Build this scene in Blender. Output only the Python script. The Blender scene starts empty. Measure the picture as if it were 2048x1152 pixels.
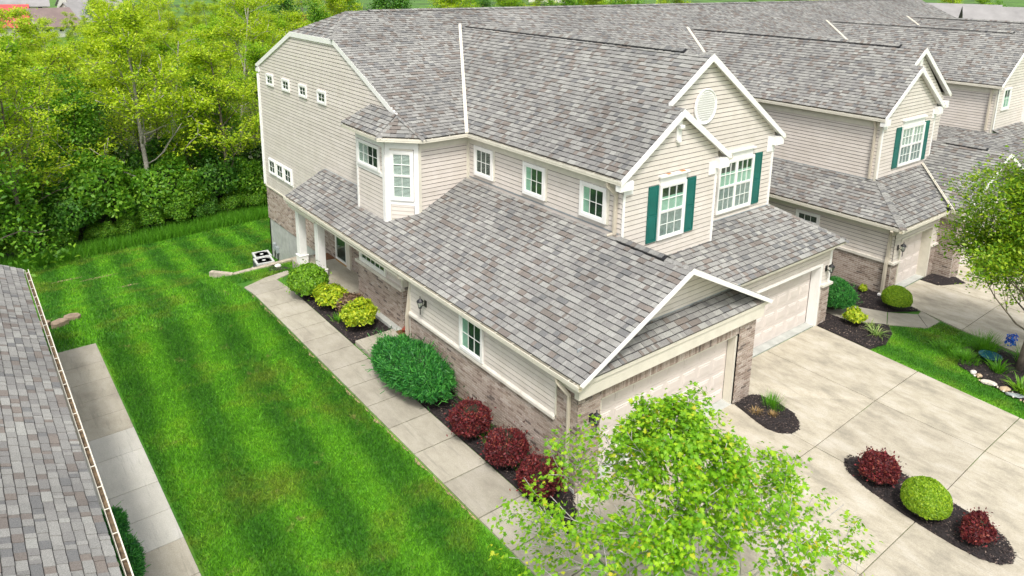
import bpy, math, random
import numpy as np
from mathutils import Vector, Matrix
random.seed(7); rng = np.random.default_rng(7)
R = math.radians
S = bpy.context.scene
# ------------------------------------------------------------------ camera
CAMP = Vector((-9.183, -9.401, 10.416))
def cam_axes(yaw=-38.197, pitch=-13.922, roll=0.892):
    ya, pi, ro = R(yaw), R(pitch), R(roll)
    F = Vector((-math.sin(ya)*math.cos(pi), math.cos(ya)*math.cos(pi), math.sin(pi)))
    Rt = F.cross(Vector((0, 0, 1))).normalized(); U = Rt.cross(F)
    return Rt*math.cos(ro)+U*math.sin(ro), -Rt*math.sin(ro)+U*math.cos(ro), F
cr, cu, cf = cam_axes()
cam = bpy.data.cameras.new('camera'); co = bpy.data.objects.new('camera', cam); S.collection.objects.link(co)
m = Matrix((cr, cu, -cf)).transposed().to_4x4(); m.translation = CAMP; co.matrix_world = m
cam.sensor_width = 36; cam.lens = 1460.87/2048*36; cam.shift_y = -(576-306.07)/2048; cam.clip_end = 3000; cam.clip_start = .1
S.camera = co
# ------------------------------------------------------------------ sky, sun, exposure
SUN_EL, SUN_AZ = 57, 215      # azimuth clockwise from +Y
w = bpy.data.worlds.new('World'); S.world = w; w.use_nodes = True
nt = w.node_tree; bg = nt.nodes['Background']
sk = nt.nodes.new('ShaderNodeTexSky'); sk.sky_type = 'NISHITA'; sk.sun_disc = False
sk.sun_elevation = R(SUN_EL); sk.sun_rotation = R(SUN_AZ); sk.air_density = 1.2; sk.dust_density = 4.0
hs = nt.nodes.new('ShaderNodeHueSaturation'); hs.inputs['Saturation'].default_value = .3
nt.links.new(sk.outputs[0], hs.inputs['Color']); nt.links.new(hs.outputs[0], bg.inputs[0]); bg.inputs[1].default_value = .12
sl = bpy.data.lights.new('sun', 'SUN'); sl.energy = 1.5; sl.angle = R(10); sl.color = (1, .955, .89)
so = bpy.data.objects.new('sun', sl); S.collection.objects.link(so)
sd = Vector((math.sin(R(SUN_AZ))*math.cos(R(SUN_EL)), math.cos(R(SUN_AZ))*math.cos(R(SUN_EL)), math.sin(R(SUN_EL))))
so.rotation_euler = sd.to_track_quat('Z', 'Y').to_euler(); so.location = (0, 0, 60)
S.view_settings.view_transform = 'Standard'; S.view_settings.look = 'None'
S.view_settings.exposure = .98; S.view_settings.gamma = 1; S.view_settings.use_curve_mapping = False

# ------------------------------------------------------------------ object helpers
def link(o, parent=None):
    S.collection.objects.link(o)
    if parent is not None:
        o.parent = parent
        if parent.type == 'EMPTY' and parent.parent is None and not parent.get('local'):
            o.matrix_parent_inverse = Matrix.Translation(-parent.location)
    return o
def tag(o, label=None, cat=None, group=None, kind=None):
    if label: o['label'] = label
    if cat: o['category'] = cat
    if group: o['group'] = group
    if kind: o['kind'] = kind
    return o
def thing(name, label, cat, loc=(0, 0, 0), group=None, local=False):
    e = bpy.data.objects.new(name, None); e.empty_display_size = .3; e.location = loc; S.collection.objects.link(e)
    if local: e['local'] = 1
    return tag(e, label, cat, group)
def mk(name, v, f, mat, parent=None, smooth=False):
    me = bpy.data.meshes.new(name); me.from_pydata([tuple(a) for a in v], [], f)
    if mat: me.materials.append(mat)
    if smooth: me.polygons.foreach_set('use_smooth', [True]*len(me.polygons))
    me.update()
    return link(bpy.data.objects.new(name, me), parent)
def mknp(name, V, F, mat, parent=None, do_link=True):
    """V (n,3) floats, F (m,k) ints, all faces of k corners"""
    me = bpy.data.meshes.new(name); n, k = F.shape
    me.vertices.add(len(V)); me.vertices.foreach_set('co', V.astype(np.float32).ravel())
    me.loops.add(n*k); me.loops.foreach_set('vertex_index', F.astype(np.int32).ravel())
    me.polygons.add(n); me.polygons.foreach_set('loop_start', np.arange(0, n*k, k, dtype=np.int32))
    me.polygons.foreach_set('loop_total', np.full(n, k, dtype=np.int32))
    me.update(calc_edges=True)
    if mat: me.materials.append(mat)
    if not do_link: return me
    return link(bpy.data.objects.new(name, me), parent)
class Fr:
    def __init__(s, O, U, V):
        s.O, s.U, s.V = Vector(O), Vector(U).normalized(), Vector(V).normalized(); s.N = s.U.cross(s.V).normalized()
    def p(s, u, v, h=0): return s.O+s.U*u+s.V*v+s.N*h
    def inv(s, q): d = Vector(q)-s.O; return (d.dot(s.U), d.dot(s.V))
def fx(x): return Fr((x, 0, 0), (0, -1, 0), (0, 0, 1))      # wall facing -X, u = -y
def fy(y): return Fr((0, y, 0), (1, 0, 0), (0, 0, 1))       # wall facing -Y, u = x
EACH = {'corner_board', 'frieze_board', 'flashing', 'door_jamb', 'rake_board', 'wood_patch', 'ridge_vent'}
class MB:
    def __init__(s): s.v = []; s.f = []; s.c = []
    def add(s, v, f): n = len(s.v); s.c.append((n, len(s.f), n+len(v), len(s.f)+len(f))); s.v += [tuple(a) for a in v]; s.f += [tuple(i+n for i in q) for q in f]; return s
    def box(s, x0, y0, z0, x1, y1, z1):
        return s.add([(x0,y0,z0),(x1,y0,z0),(x1,y1,z0),(x0,y1,z0),(x0,y0,z1),(x1,y0,z1),(x1,y1,z1),(x0,y1,z1)],
                     [(0,3,2,1),(4,5,6,7),(0,1,5,4),(1,2,6,5),(2,3,7,6),(3,0,4,7)])
    def fbox(s, fr, u0, v0, u1, v1, h0, h1, ins=0):
        P = [fr.p(u, v, h0) for u, v in ((u0,v0),(u1,v0),(u1,v1),(u0,v1))]+[fr.p(u, v, h1) for u, v in ((u0+ins,v0+ins),(u1-ins,v0+ins),(u1-ins,v1-ins),(u0+ins,v1-ins))]
        return s.add(P, [(0,3,2,1),(4,5,6,7),(0,1,5,4),(1,2,6,5),(2,3,7,6),(3,0,4,7)])
    def prism(s, pts, vec):
        n = len(pts); vec = Vector(vec); P = [Vector(p) for p in pts]
        nn = sum(((P[i]-P[0]).cross(P[i+1]-P[0]) for i in range(1, n-1)), Vector())
        if nn.dot(vec) > 0: P = P[::-1]
        Q = [p+vec for p in P]
        return s.add(P+Q, [tuple(range(n)), tuple(range(2*n-1, n-1, -1))]+[(i, i+n, (i+1)%n+n, (i+1)%n) for i in range(n)])
    def beam(s, p, q, w, h, up=(0, 0, 1), dn=0):
        """box from p to q, w wide sideways, h tall downward from the line"""
        p, q, up = Vector(p), Vector(q), Vector(up); d = (q-p).normalized(); sd_ = d.cross(up).normalized(); u = sd_.cross(d)
        P = [a+sd_*(w/2*i)+u*j for a in (p, q) for i, j in ((-1, -h),(1, -h),(1, dn),(-1, dn))]
        return s.add(P, [(0,1,2,3),(7,6,5,4),(0,4,5,1),(1,5,6,2),(2,6,7,3),(3,7,4,0)])
    def tube(s, pts, rad, n=8):
        pts = [Vector(p) for p in pts]; rad = rad if hasattr(rad, '__len__') else [rad]*len(pts); V = []; F = []
        for i, p in enumerate(pts):
            d = (pts[min(i+1, len(pts)-1)]-pts[max(i-1, 0)]).normalized()
            a = d.orthogonal().normalized() if i == 0 else (a-d*a.dot(d)).normalized()
            b = d.cross(a)
            for k in range(n): V.append(p+(a*math.cos(2*math.pi*k/n)+b*math.sin(2*math.pi*k/n))*rad[i])
        for i in range(len(pts)-1):
            for k in range(n): F.append((i*n+k, i*n+(k+1)%n, (i+1)*n+(k+1)%n, (i+1)*n+k))
        F += [tuple(range(n-1, -1, -1)), tuple(range((len(pts)-1)*n, len(pts)*n))]
        return s.add(V, F)
    def lathe(s, c, prof, n=16, sx=1, sy=1):
        c = Vector(c); V = [c+Vector((r*math.cos(2*math.pi*k/n)*sx, r*math.sin(2*math.pi*k/n)*sy, z)) for r, z in prof for k in range(n)]
        F = [(i*n+k, i*n+(k+1)%n, (i+1)*n+(k+1)%n, (i+1)*n+k) for i in range(len(prof)-1) for k in range(n)]
        F += [tuple(range(n-1, -1, -1)), tuple(range((len(prof)-1)*n, len(prof)*n))]
        return s.add(V, F)
    def build(s, name, mat, parent=None, smooth=False, bevel=0):
        if name in EACH and len(s.c) > 1:
            for a, b_, c, d in s.c: o = mk(name, s.v[a:c], [tuple(i-a for i in q) for q in s.f[b_:d]], mat, parent)
            return o
        o = mk(name, s.v, s.f, mat, parent, smooth)
        if bevel:
            b = o.modifiers.new('bevel', 'BEVEL'); b.width = bevel; b.segments = 1; b.limit_method = 'ANGLE'
        return o

# ------------------------------------------------------------------ materials
def newmat(name):
    M = bpy.data.materials.new(name); M.use_nodes = True; n = M.node_tree; return M, n, n.nodes['Principled BSDF']
def N(n, t, **k):
    x = n.nodes.new(t)
    for a, b in k.items(): setattr(x, a, b)
    return x
def noise(n, scale, detail=4, rough=.6, vec=None):
    x = N(n, 'ShaderNodeTexNoise'); x.inputs['Scale'].default_value = scale; x.inputs['Detail'].default_value = detail; x.inputs['Roughness'].default_value = rough
    if vec is None:
        tc = N(n, 'ShaderNodeNewGeometry'); vec = tc.outputs['Position']
    n.links.new(vec, x.inputs['Vector']); return x
def ramp(n, stops, interp='LINEAR'):
    x = N(n, 'ShaderNodeValToRGB'); e = x.color_ramp; e.interpolation = interp
    while len(e.elements) < len(stops): e.elements.new(.5)
    for el, (p, c) in zip(e.elements, stops): el.position = p; el.color = (*c, 1) if len(c) == 3 else c
    return x
def mix(n, fac, a, b, mode='MIX'):
    x = N(n, 'ShaderNodeMix', data_type='RGBA', blend_type=mode)
    for sock, val in ((x.inputs['Factor'], fac), (x.inputs['A'], a), (x.inputs['B'], b)):
        if isinstance(val, (int, float)): sock.default_value = val
        elif isinstance(val, (tuple, list)): sock.default_value = (*val, 1)
        else: n.links.new(val, sock)
    return x.outputs['Result']
def bump(n, b, h, strength=.3, dist=.01):
    x = N(n, 'ShaderNodeBump'); x.inputs['Strength'].default_value = strength; x.inputs['Distance'].default_value = dist
    n.links.new(h, x.inputs['Height']); n.links.new(x.outputs[0], b.inputs['Normal'])
def rnd(n):
    """a random number per loose piece and per object"""
    g = N(n, 'ShaderNodeNewGeometry'); o = N(n, 'ShaderNodeObjectInfo')
    a = N(n, 'ShaderNodeMath', operation='ADD'); n.links.new(g.outputs['Random Per Island'], a.inputs[0]); n.links.new(o.outputs['Random'], a.inputs[1])
    f = N(n, 'ShaderNodeMath', operation='FRACT'); n.links.new(a.outputs[0], f.inputs[0]); return f.outputs[0]
def plain(name, c, rough=.5, var=.08, scale=3, metal=0, dirt=None):
    M, n, b = newmat(name); ns = noise(n, scale, 6)
    d = tuple(x*(1-var*2) for x in c); l = tuple(min(1, x*(1+var)) for x in c)
    r = ramp(n, [(.3, d), (.7, l)]); n.links.new(ns.outputs[0], r.inputs[0]); col = r.outputs[0]
    if dirt:
        n2 = noise(n, scale*6, 6, .75); r2 = ramp(n, [(.56, (0,)*3), (.72, (1,)*3)]); n.links.new(n2.outputs[0], r2.inputs[0])
        col = mix(n, r2.outputs[0], col, dirt)
    n.links.new(col, b.inputs['Base Color']); b.inputs['Roughness'].default_value = rough; b.inputs['Metallic'].default_value = metal
    return M
def palette(name, stops, rough=.9, grain=60, gstr=.35, bumps=.4, var=.25, wear=None):
    M, n, b = newmat(name); r = ramp(n, stops, 'CONSTANT'); n.links.new(rnd(n), r.inputs[0])
    ns = noise(n, grain, 3, .7); rr = ramp(n, [(.25, (1-gstr,)*3), (.75, (1+gstr*.6,)*3)]); n.links.new(ns.outputs[0], rr.inputs[0])
    col = mix(n, 1, r.outputs[0], rr.outputs[0], 'MULTIPLY')
    n2 = noise(n, .35, 3, .6); r2 = ramp(n, [(.3, (1-var,)*3), (.7, (1.08,)*3)]); n.links.new(n2.outputs[0], r2.inputs[0])
    col = mix(n, 1, col, r2.outputs[0], 'MULTIPLY')
    if wear:
        n3 = noise(n, 1.6, 6, .75); r3 = ramp(n, [(.55, (0,)*3), (.75, (.5,)*3)]); n.links.new(n3.outputs[0], r3.inputs[0]); col = mix(n, r3.outputs[0], col, wear)
    n.links.new(col, b.inputs['Base Color']); b.inputs['Roughness'].default_value = rough
    bump(n, b, ns.outputs[0], bumps, .006); return M
def leafmat(name, stops, trans=.35, rough=.55, hue=0, blend=None):
    M, n, b = newmat(name); r = ramp(n, stops); n.links.new(rnd(n), r.inputs[0]); col = r.outputs[0]
    if blend:
        ns = noise(n, blend[1], 3); rr = ramp(n, [(.42, (0,)*3), (.6, (1,)*3)]); n.links.new(ns.outputs[0], rr.inputs[0]); col = mix(n, rr.outputs[0], col, blend[0])
    n.links.new(col, b.inputs['Base Color']); b.inputs['Roughness'].default_value = rough
    t = N(n, 'ShaderNodeBsdfTranslucent'); n.links.new(col, t.inputs[0]); mx = N(n, 'ShaderNodeMixShader'); mx.inputs[0].default_value = trans
    n.links.new(b.outputs[0], mx.inputs[1]); n.links.new(t.outputs[0], mx.inputs[2]); n.links.new(mx.outputs[0], n.nodes['Material Output'].inputs[0]); return M
SHG = [(0, (0.262, 0.258, 0.241)), (.2, (0.225, 0.219, 0.208)), (.38, (0.305, 0.300, 0.279)), (.55, (0.185, 0.162, 0.144)), (.64, (0.250, 0.245, 0.231)), (.76, (0.170, 0.170, 0.167)), (.84, (0.210, 0.182, 0.159)), (.91, (0.335, 0.333, 0.307)), (.96,(0.280, 0.275, 0.255))]
M_sh = palette('asphalt_shingle', SHG, .95, 70, .5, .5, .2)
M_shd = plain('row_shadow_underlay', (.03, .028, .03), .9)  # near-black underlay, shows through the shingle gaps as painted row shadows
M_lapshadow = plain('lap_shadow_backing', (.05, .04, .034), .9)  # wall backing, near-black to paint shadow lines under the siding boards
M_brick = palette('clay_brick', [(0, (.40,.325,.27)), (.2, (.33,.26,.21)), (.38, (.44,.365,.31)), (.56, (.27,.205,.165)), (.7, (.38,.31,.26)), (.89, (.17,.135,.115)), (.93, (.48,.41,.355))], .9, 50, .35, .6, .12)
M_mortar = plain('mortar', (.66, .61, .55), .95, .12, 8)
def siding_mat(name, c):
    M, n, b = newmat(name); r = ramp(n, [(0, tuple(x*.94 for x in c)), (1, tuple(x*1.03 for x in c))]); n.links.new(rnd(n), r.inputs[0])
    ns = noise(n, 2.2, 8, .7); rr = ramp(n, [(.3, (.88, .87, .84)), (.65, (1.02,)*3)]); n.links.new(ns.outputs[0], rr.inputs[0])
    n.links.new(mix(n, 1, r.outputs[0], rr.outputs[0], 'MULTIPLY'), b.inputs['Base Color']); b.inputs['Roughness'].default_value = .45
    n2 = noise(n, 70, 3); bump(n, b, n2.outputs[0], .12, .003); return M
M_sid = siding_mat('vinyl_siding', (.66, .605, .555))
M_white = plain('white_trim', (.82, .81, .78), .4, .03, 4, dirt=(.72, .70, .65))
M_cream = plain('cream_trim', (.66, .625, .53), .45, .05, 4, dirt=(.55, .51, .41))
M_gut = plain('gutter_metal', (.70, .66, .56), .35, .06, 3, dirt=(.42, .38, .28))
M_gutin = plain('gutter_inside', (.42, .40, .27), .8, .3, 9, dirt=(.10, .08, .05))
M_down = plain('downspout_metal', (.52, .465, .375), .4, .05)
M_black = plain('black_metal', (.012, .012, .014), .4, .1)
M_teal = plain('teal_paint', (.006, .125, .105), .4, .08)
M_door = plain('garage_door_paint', (.62, .56, .515), .45, .04, 2)
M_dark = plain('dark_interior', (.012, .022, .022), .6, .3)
M_curt = plain('pale_green_curtain', (.34, .50, .42), .8, .1, 5)
M_scr = plain('grey_screen', (.28, .31, .32), .6, .2, 12)
M_blind = plain('white_blind', (.72, .74, .72), .5, .03)
M_terra = plain('terracotta', (.35, .07, .04), .5)
M_coir = plain('coir_mat', (.19, .085, .035), .95, .3, 30)
M_gold = plain('brass_wood', (.42, .22, .05), .5)
M_found = plain('foundation_concrete', (.42, .43, .40), .85, .12, 3, dirt=(.30, .31, .27))
M_ac = plain('ac_grey_metal', (.30, .33, .34), .45, .06); M_aclid = plain('ac_pale_metal', (.55, .56, .54), .45, .05)
M_rock = palette('rock', [(0, (.50,.38,.25)), (.35, (.60,.55,.47)), (.6, (.42,.44,.44)), (.8, (.66,.63,.58))], .9, 12, .4, .6, .1)
M_cope = plain('cast_stone', (.64, .60, .53), .8, .08, 3, dirt=(.5, .46, .38))
M, n, b = newmat('window_glass'); M_glass = M
gl = N(n, 'ShaderNodeBsdfGlossy'); gl.inputs['Roughness'].default_value = .03; gl.inputs['Color'].default_value = (.85, 1, .95, 1)
tr = N(n, 'ShaderNodeBsdfTransparent'); tr.inputs[0].default_value = (.93, .97, .95, 1)
mx = N(n, 'ShaderNodeMixShader'); mx.inputs[0].default_value = .07
n.links.new(tr.outputs[0], mx.inputs[1]); n.links.new(gl.outputs[0], mx.inputs[2]); n.links.new(mx.outputs[0], n.nodes['Material Output'].inputs[0])
def concrete(name, c1, c2, stain):
    M, n, b = newmat(name); g = N(n, 'ShaderNodeNewGeometry'); mp = N(n, 'ShaderNodeMapping'); mp.inputs["Scale"].default_value = (1.7, .9, 1); n.links.new(g.outputs['Position'], mp.inputs[0])
    a = noise(n, 1.1, 8, .68, mp.outputs[0]); r = ramp(n, [(.34, stain), (.5, c1), (.68, c2)]); n.links.new(a.outputs[0], r.inputs[0])
    k = noise(n, 45, 4, .7); rk = ramp(n, [(.3, (.78,)*3), (.7, (1.08,)*3)]); n.links.new(k.outputs[0], rk.inputs[0])
    col = mix(n, 1, r.outputs[0], rk.outputs[0], 'MULTIPLY')
    q = ramp(n, [(0, (.90, .89, .88)), (1, (1.07, 1.06, 1.04))]); n.links.new(rnd(n), q.inputs[0]); col = mix(n, 1, col, q.outputs[0], 'MULTIPLY')
    mp2 = N(n, 'ShaderNodeMapping'); mp2.inputs["Scale"].default_value = (6, .5, 1); n.links.new(g.outputs['Position'], mp2.inputs[0])
    sx = noise(n, 1.3, 5, .8, mp2.outputs[0]); rs = ramp(n, [(.55, (0,)*3), (.66, (.6,)*3)]); n.links.new(sx.outputs[0], rs.inputs[0]); col = mix(n, rs.outputs[0], col, tuple(x*.62 for x in c1))
    n.links.new(col, b.inputs['Base Color']); b.inputs['Roughness'].default_value = .9; bump(n, b, k.outputs[0], .35, .004); return M
M_conc = concrete('driveway_concrete', (.44, .40, .315), (.54, .505, .43), (.30, .275, .22))
M_walk = concrete('walk_concrete', (.36, .335, .27), (.42, .39, .33), (.29, .265, .215))
M_new = concrete('new_concrete', (.47, .46, .41), (.51, .50, .46), (.42, .41, .37))
M_soil = plain('soil', (.10, .075, .05), .95, .3, 6)
M_mulchbase = plain('mulch_base', (.022, .016, .016), .95, .3, 20)
M_mulch = palette('mulch_chip', [(0, (.016,.012,.012)), (.35, (.035,.025,.024)), (.6, (.07,.048,.042)), (.8, (.022,.018,.02)), (.93, (.20,.15,.12))], .85, 30, .2, .2, .1)
# lawn: greens drift from lush to yellow and bare in places
def lawnmat(name, blades):
    M, n, b = newmat(name); g = N(n, 'ShaderNodeNewGeometry')
    a = noise(n, .9, 5, .6); r = ramp(n, [(.3, (.055, .215, .004)), (.5, (.08, .28, .006)), (.7, (.13, .34, .009))]); n.links.new(a.outputs[0], r.inputs[0]); col = r.outputs[0]
    # mowing stripes along the house
    mp = N(n, 'ShaderNodeMapping'); mp.inputs['Rotation'].default_value = (0, 0, R(4)); n.links.new(g.outputs['Position'], mp.inputs[0])
    wv = N(n, 'ShaderNodeTexWave'); wv.bands_direction = 'X'; wv.inputs['Scale'].default_value = .22; wv.inputs['Distortion'].default_value = .9; wv.inputs['Detail Scale'].default_value = .6; wv.inputs['Detail'].default_value = 2; n.links.new(mp.outputs[0], wv.inputs[0])
    rw = ramp(n, [(.15, (.50, .64, .5)), (.85, (1.5, 1.28, 1.3))]); n.links.new(wv.outputs[0], rw.inputs[0]); col = mix(n, .8, col, rw.outputs[0], 'MULTIPLY')
    y = noise(n, .45, 6, .65); ry = ramp(n, [(.52, (0,)*3), (.66, (.8,)*3)]); n.links.new(y.outputs[0], ry.inputs[0]); col = mix(n, ry.outputs[0], col, (.14, .22, .015))
    d = noise(n, 1.7, 6, .7); rd = ramp(n, [(.62, (0,)*3), (.72, (.8,)*3)]); n.links.new(d.outputs[0], rd.inputs[0]); col = mix(n, rd.outputs[0], col, (.30, .25, .10))
    if blades:
        q = ramp(n, [(0, (.4, .5, .4)), (.6, (1.05, 1.05, 1)), (1, (1.9, 1.7, 1.5))]); n.links.new(rnd(n), q.inputs[0]); col = mix(n, 1, col, q.outputs[0], 'MULTIPLY')
        t = N(n, 'ShaderNodeBsdfTranslucent'); n.links.new(col, t.inputs[0]); m_ = N(n, 'ShaderNodeMixShader'); m_.inputs[0].default_value = .3
        n.links.new(b.outputs[0], m_.inputs[1]); n.links.new(t.outputs[0], m_.inputs[2]); n.links.new(m_.outputs[0], n.nodes['Material Output'].inputs[0])
    else: col = mix(n, 1, col, (.75, .75, .7), 'MULTIPLY')
    n.links.new(col, b.inputs['Base Color']); b.inputs['Roughness'].default_value = .7; return M
M_lawn = lawnmat('lawn_ground', False); M_blade = lawnmat('grass_blades', True)
M_forest = plain('forest_floor', (.045, .055, .02), .95, .4, 2, dirt=(.10, .075, .04))
M_bark = plain('bark', (.16, .13, .10), .9, .3, 6); M_barkg = plain('grey_bark', (.36, .33, .29), .85, .25, 8)
M_core = plain('shrub_core_shade', (.018, .022, .008), .95, .3, 8)  # solid twig core, shade inside the shrub painted in as near-black green

# ------------------------------------------------------------------ pieces laid on a plane (shingles, bricks, boards)
def clip(poly, u0, v0, u1, v1):
    for ax, val, sg in ((0, u0, 1), (0, u1, -1), (1, v0, 1), (1, v1, -1)):
        out = []; n = len(poly)
        for i in range(n):
            a, b = poly[i], poly[(i+1) % n]; da, db = (a[ax]-val)*sg, (b[ax]-val)*sg
            if da >= 0: out.append(a)
            if (da > 0 > db) or (da < 0 < db):
                t = da/(da-db); out.append((a[0]+(b[0]-a[0])*t, a[1]+(b[1]-a[1])*t))
        poly = out
        if len(poly) < 3: return []
    return poly
def area(p): return abs(sum(p[i][0]*p[(i+1) % len(p)][1]-p[(i+1) % len(p)][0]*p[i][1] for i in range(len(p))))/2
class Pool:
    """pieces of one kind on one thing: the nearest become objects, the rest one mesh"""
    def __init__(s, name, rest, mat, root, limit=300): s.name, s.rest, s.mat, s.root, s.limit, s.p = name, rest, mat, root, limit, []
    def add(s, part, V, F): c = sum(V, Vector())/len(V); s.p.append(((c-CAMP).length, part, c, V, F))
    def done(s):
        s.p.sort(key=lambda q: q[0]); cache = {}
        for d, part, c, V, F in s.p[:s.limit]:
            L = [v-c for v in V]; key = tuple(round(x, 3) for v in L for x in v); me = cache.get(key)
            if me is None:
                me = bpy.data.meshes.new(s.name); me.from_pydata([tuple(v) for v in L], [], F); me.materials.append(s.mat); cache[key] = me
            o = bpy.data.objects.new(s.name, me); o.location = c; link(o, part)
        if len(s.p) > s.limit:
            V = []; F = []
            for d, part, c, v, f in s.p[s.limit:]:
                n = len(V); V += [tuple(a) for a in v]; F += [tuple(i+n for i in q) for q in f]
            tag(mk(s.rest, V, F, s.mat, s.root), kind='stuff')
def piece(fr, poly, hf, hb=-.004):
    n = len(poly)
    if sum(poly[i][0]*poly[(i+1) % n][1]-poly[(i+1) % n][0]*poly[i][1] for i in range(n)) < 0: poly = poly[::-1]
    V = [fr.p(u, v, hb) for u, v in poly]+[fr.p(u, v, hf(v)) for u, v in poly]
    return V, [tuple(range(n, 2*n))]+[(i, (i+1) % n, (i+1) % n+n, i+n) for i in range(n)]
def lay(pool, part, fr, poly, rh, wf, gu=0, gv=0, top=.004, bot=.012, jit=.006, v0=None, bond=False, minA=.0008):
    vs = [p[1] for p in poly]; v = min(vs) if v0 is None else v0; row = 0; vmax = max(vs)-.01
    while v < vmax:
        rp = clip(poly, -1e4, v, 1e4, v+rh-gv)
        if rp:
            ua, ub = min(p[0] for p in rp), max(p[0] for p in rp)
            w0 = wf()
            u = (math.floor(ua/w0)*w0+(row % 2)*w0/2-w0) if bond else ua-random.random()*.2
            k = 0
            while u < ub:
                wd = wf(); q = clip(rp, u, v, u+wd-gu, v+rh-gv)
                if len(q) >= 3 and area(q) > minA:
                    lift = (k % 2)*jit+random.random()*jit*.4
                    pool.add(part, *piece(fr, q, lambda t, v=v, l=lift: top+(bot-top)*(1-(t-v)/rh)+l))
                u += wd; k += 1
        v += rh; row += 1
def shw(): return random.choice((.08, .10, .15, .18, .22, .26))
def roof(house, pool, pts, eave, name='roof', label=None, trim=.05):
    """pts: corners in space on one plane; eave: direction of the eave"""
    P = [Vector(p) for p in pts]; nn = Vector()
    for i in range(len(P)): nn += P[i].cross(P[(i+1) % len(P)])
    nn.normalize()
    if nn.z < 0: nn = -nn
    U = Vector(eave).normalized(); U = (U-nn*U.dot(nn)).normalized(); V = nn.cross(U)
    if V.z < 0: U = -U; V = -V
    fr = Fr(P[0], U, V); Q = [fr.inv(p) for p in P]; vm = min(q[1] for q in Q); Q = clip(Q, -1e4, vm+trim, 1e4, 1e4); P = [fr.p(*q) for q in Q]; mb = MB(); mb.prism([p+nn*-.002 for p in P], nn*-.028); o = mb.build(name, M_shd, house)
    if label: o['label'] = label
    lay(pool, o, fr, [fr.inv(p) for p in P], .154, shw, .003, .019, .003, .015, .010)
    return o, fr
def plane(fn, xy): return [(x, y, fn(x, y)) for x, y in xy]
def siding(pool, part, fr, poly, v0=None, rh=.127): lay(pool, part, fr, poly, rh, lambda: 200, 0, .019, .008, .02, 0, v0, minA=.003)
def bricks(pool, part, fr, poly, v0=None, soldier=False, top=.009):
    if soldier: lay(pool, part, fr, poly, 5, lambda: .068, .010, 0, top, top, .002, v0)
    else: lay(pool, part, fr, poly, .068, lambda: .205, .013, .014, top, top, .002, v0, bond=True)
def wall(house, fr, poly, mat, name='wall', th=.12):
    mat = M_lapshadow if mat is M_sid else mat
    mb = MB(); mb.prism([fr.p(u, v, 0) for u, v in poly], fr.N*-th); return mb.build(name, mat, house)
YZ = lambda l: [(-y, z) for y, z in l]      # (y, z) -> frame of a wall facing -X

def ridge_line(pool, part, house, p, q, sl, sr, vent=None):
    """caps along p-q; sl, sr = unit vectors down each slope; vent = (t0, t1) in metres"""
    p, q = Vector(p), Vector(q); d = q-p; L = d.length; d.normalize(); sl, sr = Vector(sl).normalized(), Vector(sr).normalized(); up = (d.cross(sl)); up = up if up.z > 0 else -up
    if vent:
        mb = MB(); a, b_ = p+d*vent[0], p+d*vent[1]
        for s_ in (sl, sr): mb.prism([a+Vector((0, 0, .055)), b_+Vector((0, 0, .055)), b_+s_*.137+Vector((0, 0, .055)), a+s_*.137+Vector((0, 0, .055))], (0, 0, -.06))
        mb.build('ridge_vent', M_black, house)
    t = 0
    while t < L-.02:
        lift = .060 if vent and vent[0] < t < vent[1] else .012
        a, b_ = p+d*t, p+d*min(t+.15, L); V = []
        for e, h in ((a, lift+.016), (b_, lift)):
            for k, s_ in ((.125, sl), (0, sl), (.125, sr)):
                c = e+s_*k; V += [c+Vector((0, 0, h)), c+Vector((0, 0, h-.012 if k else h-.02))]
        F = [(0, 6, 8, 2), (2, 8, 10, 4), (0, 2, 3, 1), (2, 4, 5, 3), (0, 1, 7, 6), (4, 10, 11, 5)]
        pool.add(part, V, F); t += .137

def gutter(house, p, q, out, w=.11, h=.11, bed=None):
    p, q, out = Vector(p), Vector(q), Vector(out).normalized(); p = p+out*.03; q = q+out*.03; d = (q-p); L = d.length; d.normalize(); up = Vector((0, 0, 1)); mb = MB()
    def bar(o0, o1, z0, z1): mb.prism([p+out*o0+up*z0, p+out*o1+up*z0, p+out*o1+up*z1, p+out*o0+up*z1], d*L)
    bar(-w, -w+.006, -h, 0); bar(-w+.006, -.012, -h, -h+.006); bar(-.012, -.006, -h+.006, -h*.45); bar(-.006, 0, -h*.5, 0); bar(-.018, -.006, -.006, 0)
    o = mb.build('gutter', M_gut, house)
    mb = MB(); mb.prism([p+out*(-w+.006)+up*(-h+.008), p+out*-.012+up*(-h+.008), p+out*-.012+up*(-h+.02), p+out*(-w+.006)+up*(-h+.02)], d*L); mb.build('gutter_bed', bed or M_gutin, o)
    mb = MB(); t = .3
    while t < L: c = p+d*t; mb.prism([c+out*-w+up*.001, c+out*-.002+up*.001, c+out*-.002+d*.02+up*.001, c+out*-w+d*.02+up*.001], up*.006); t += .61
    mb.build('gutter_hanger', M_gut, o); return o
def downspout(house, pts, w=.08, d=.055, mat=None, label=None):
    mb = MB(); pts = [Vector(p) for p in pts]
    for a, b_ in zip(pts, pts[1:]):
        e = (b_-a).normalized(); up = Vector((0, 1, 0)) if abs(e.y) < .9 else Vector((1, 0, 0)); mb.beam(a-e*.012, b_+e*.012, w, d/2, up, d/2)
    o = mb.build('downspout', mat or M_down, house, bevel=.008)
    if label: o['label'] = label
    return o
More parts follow.
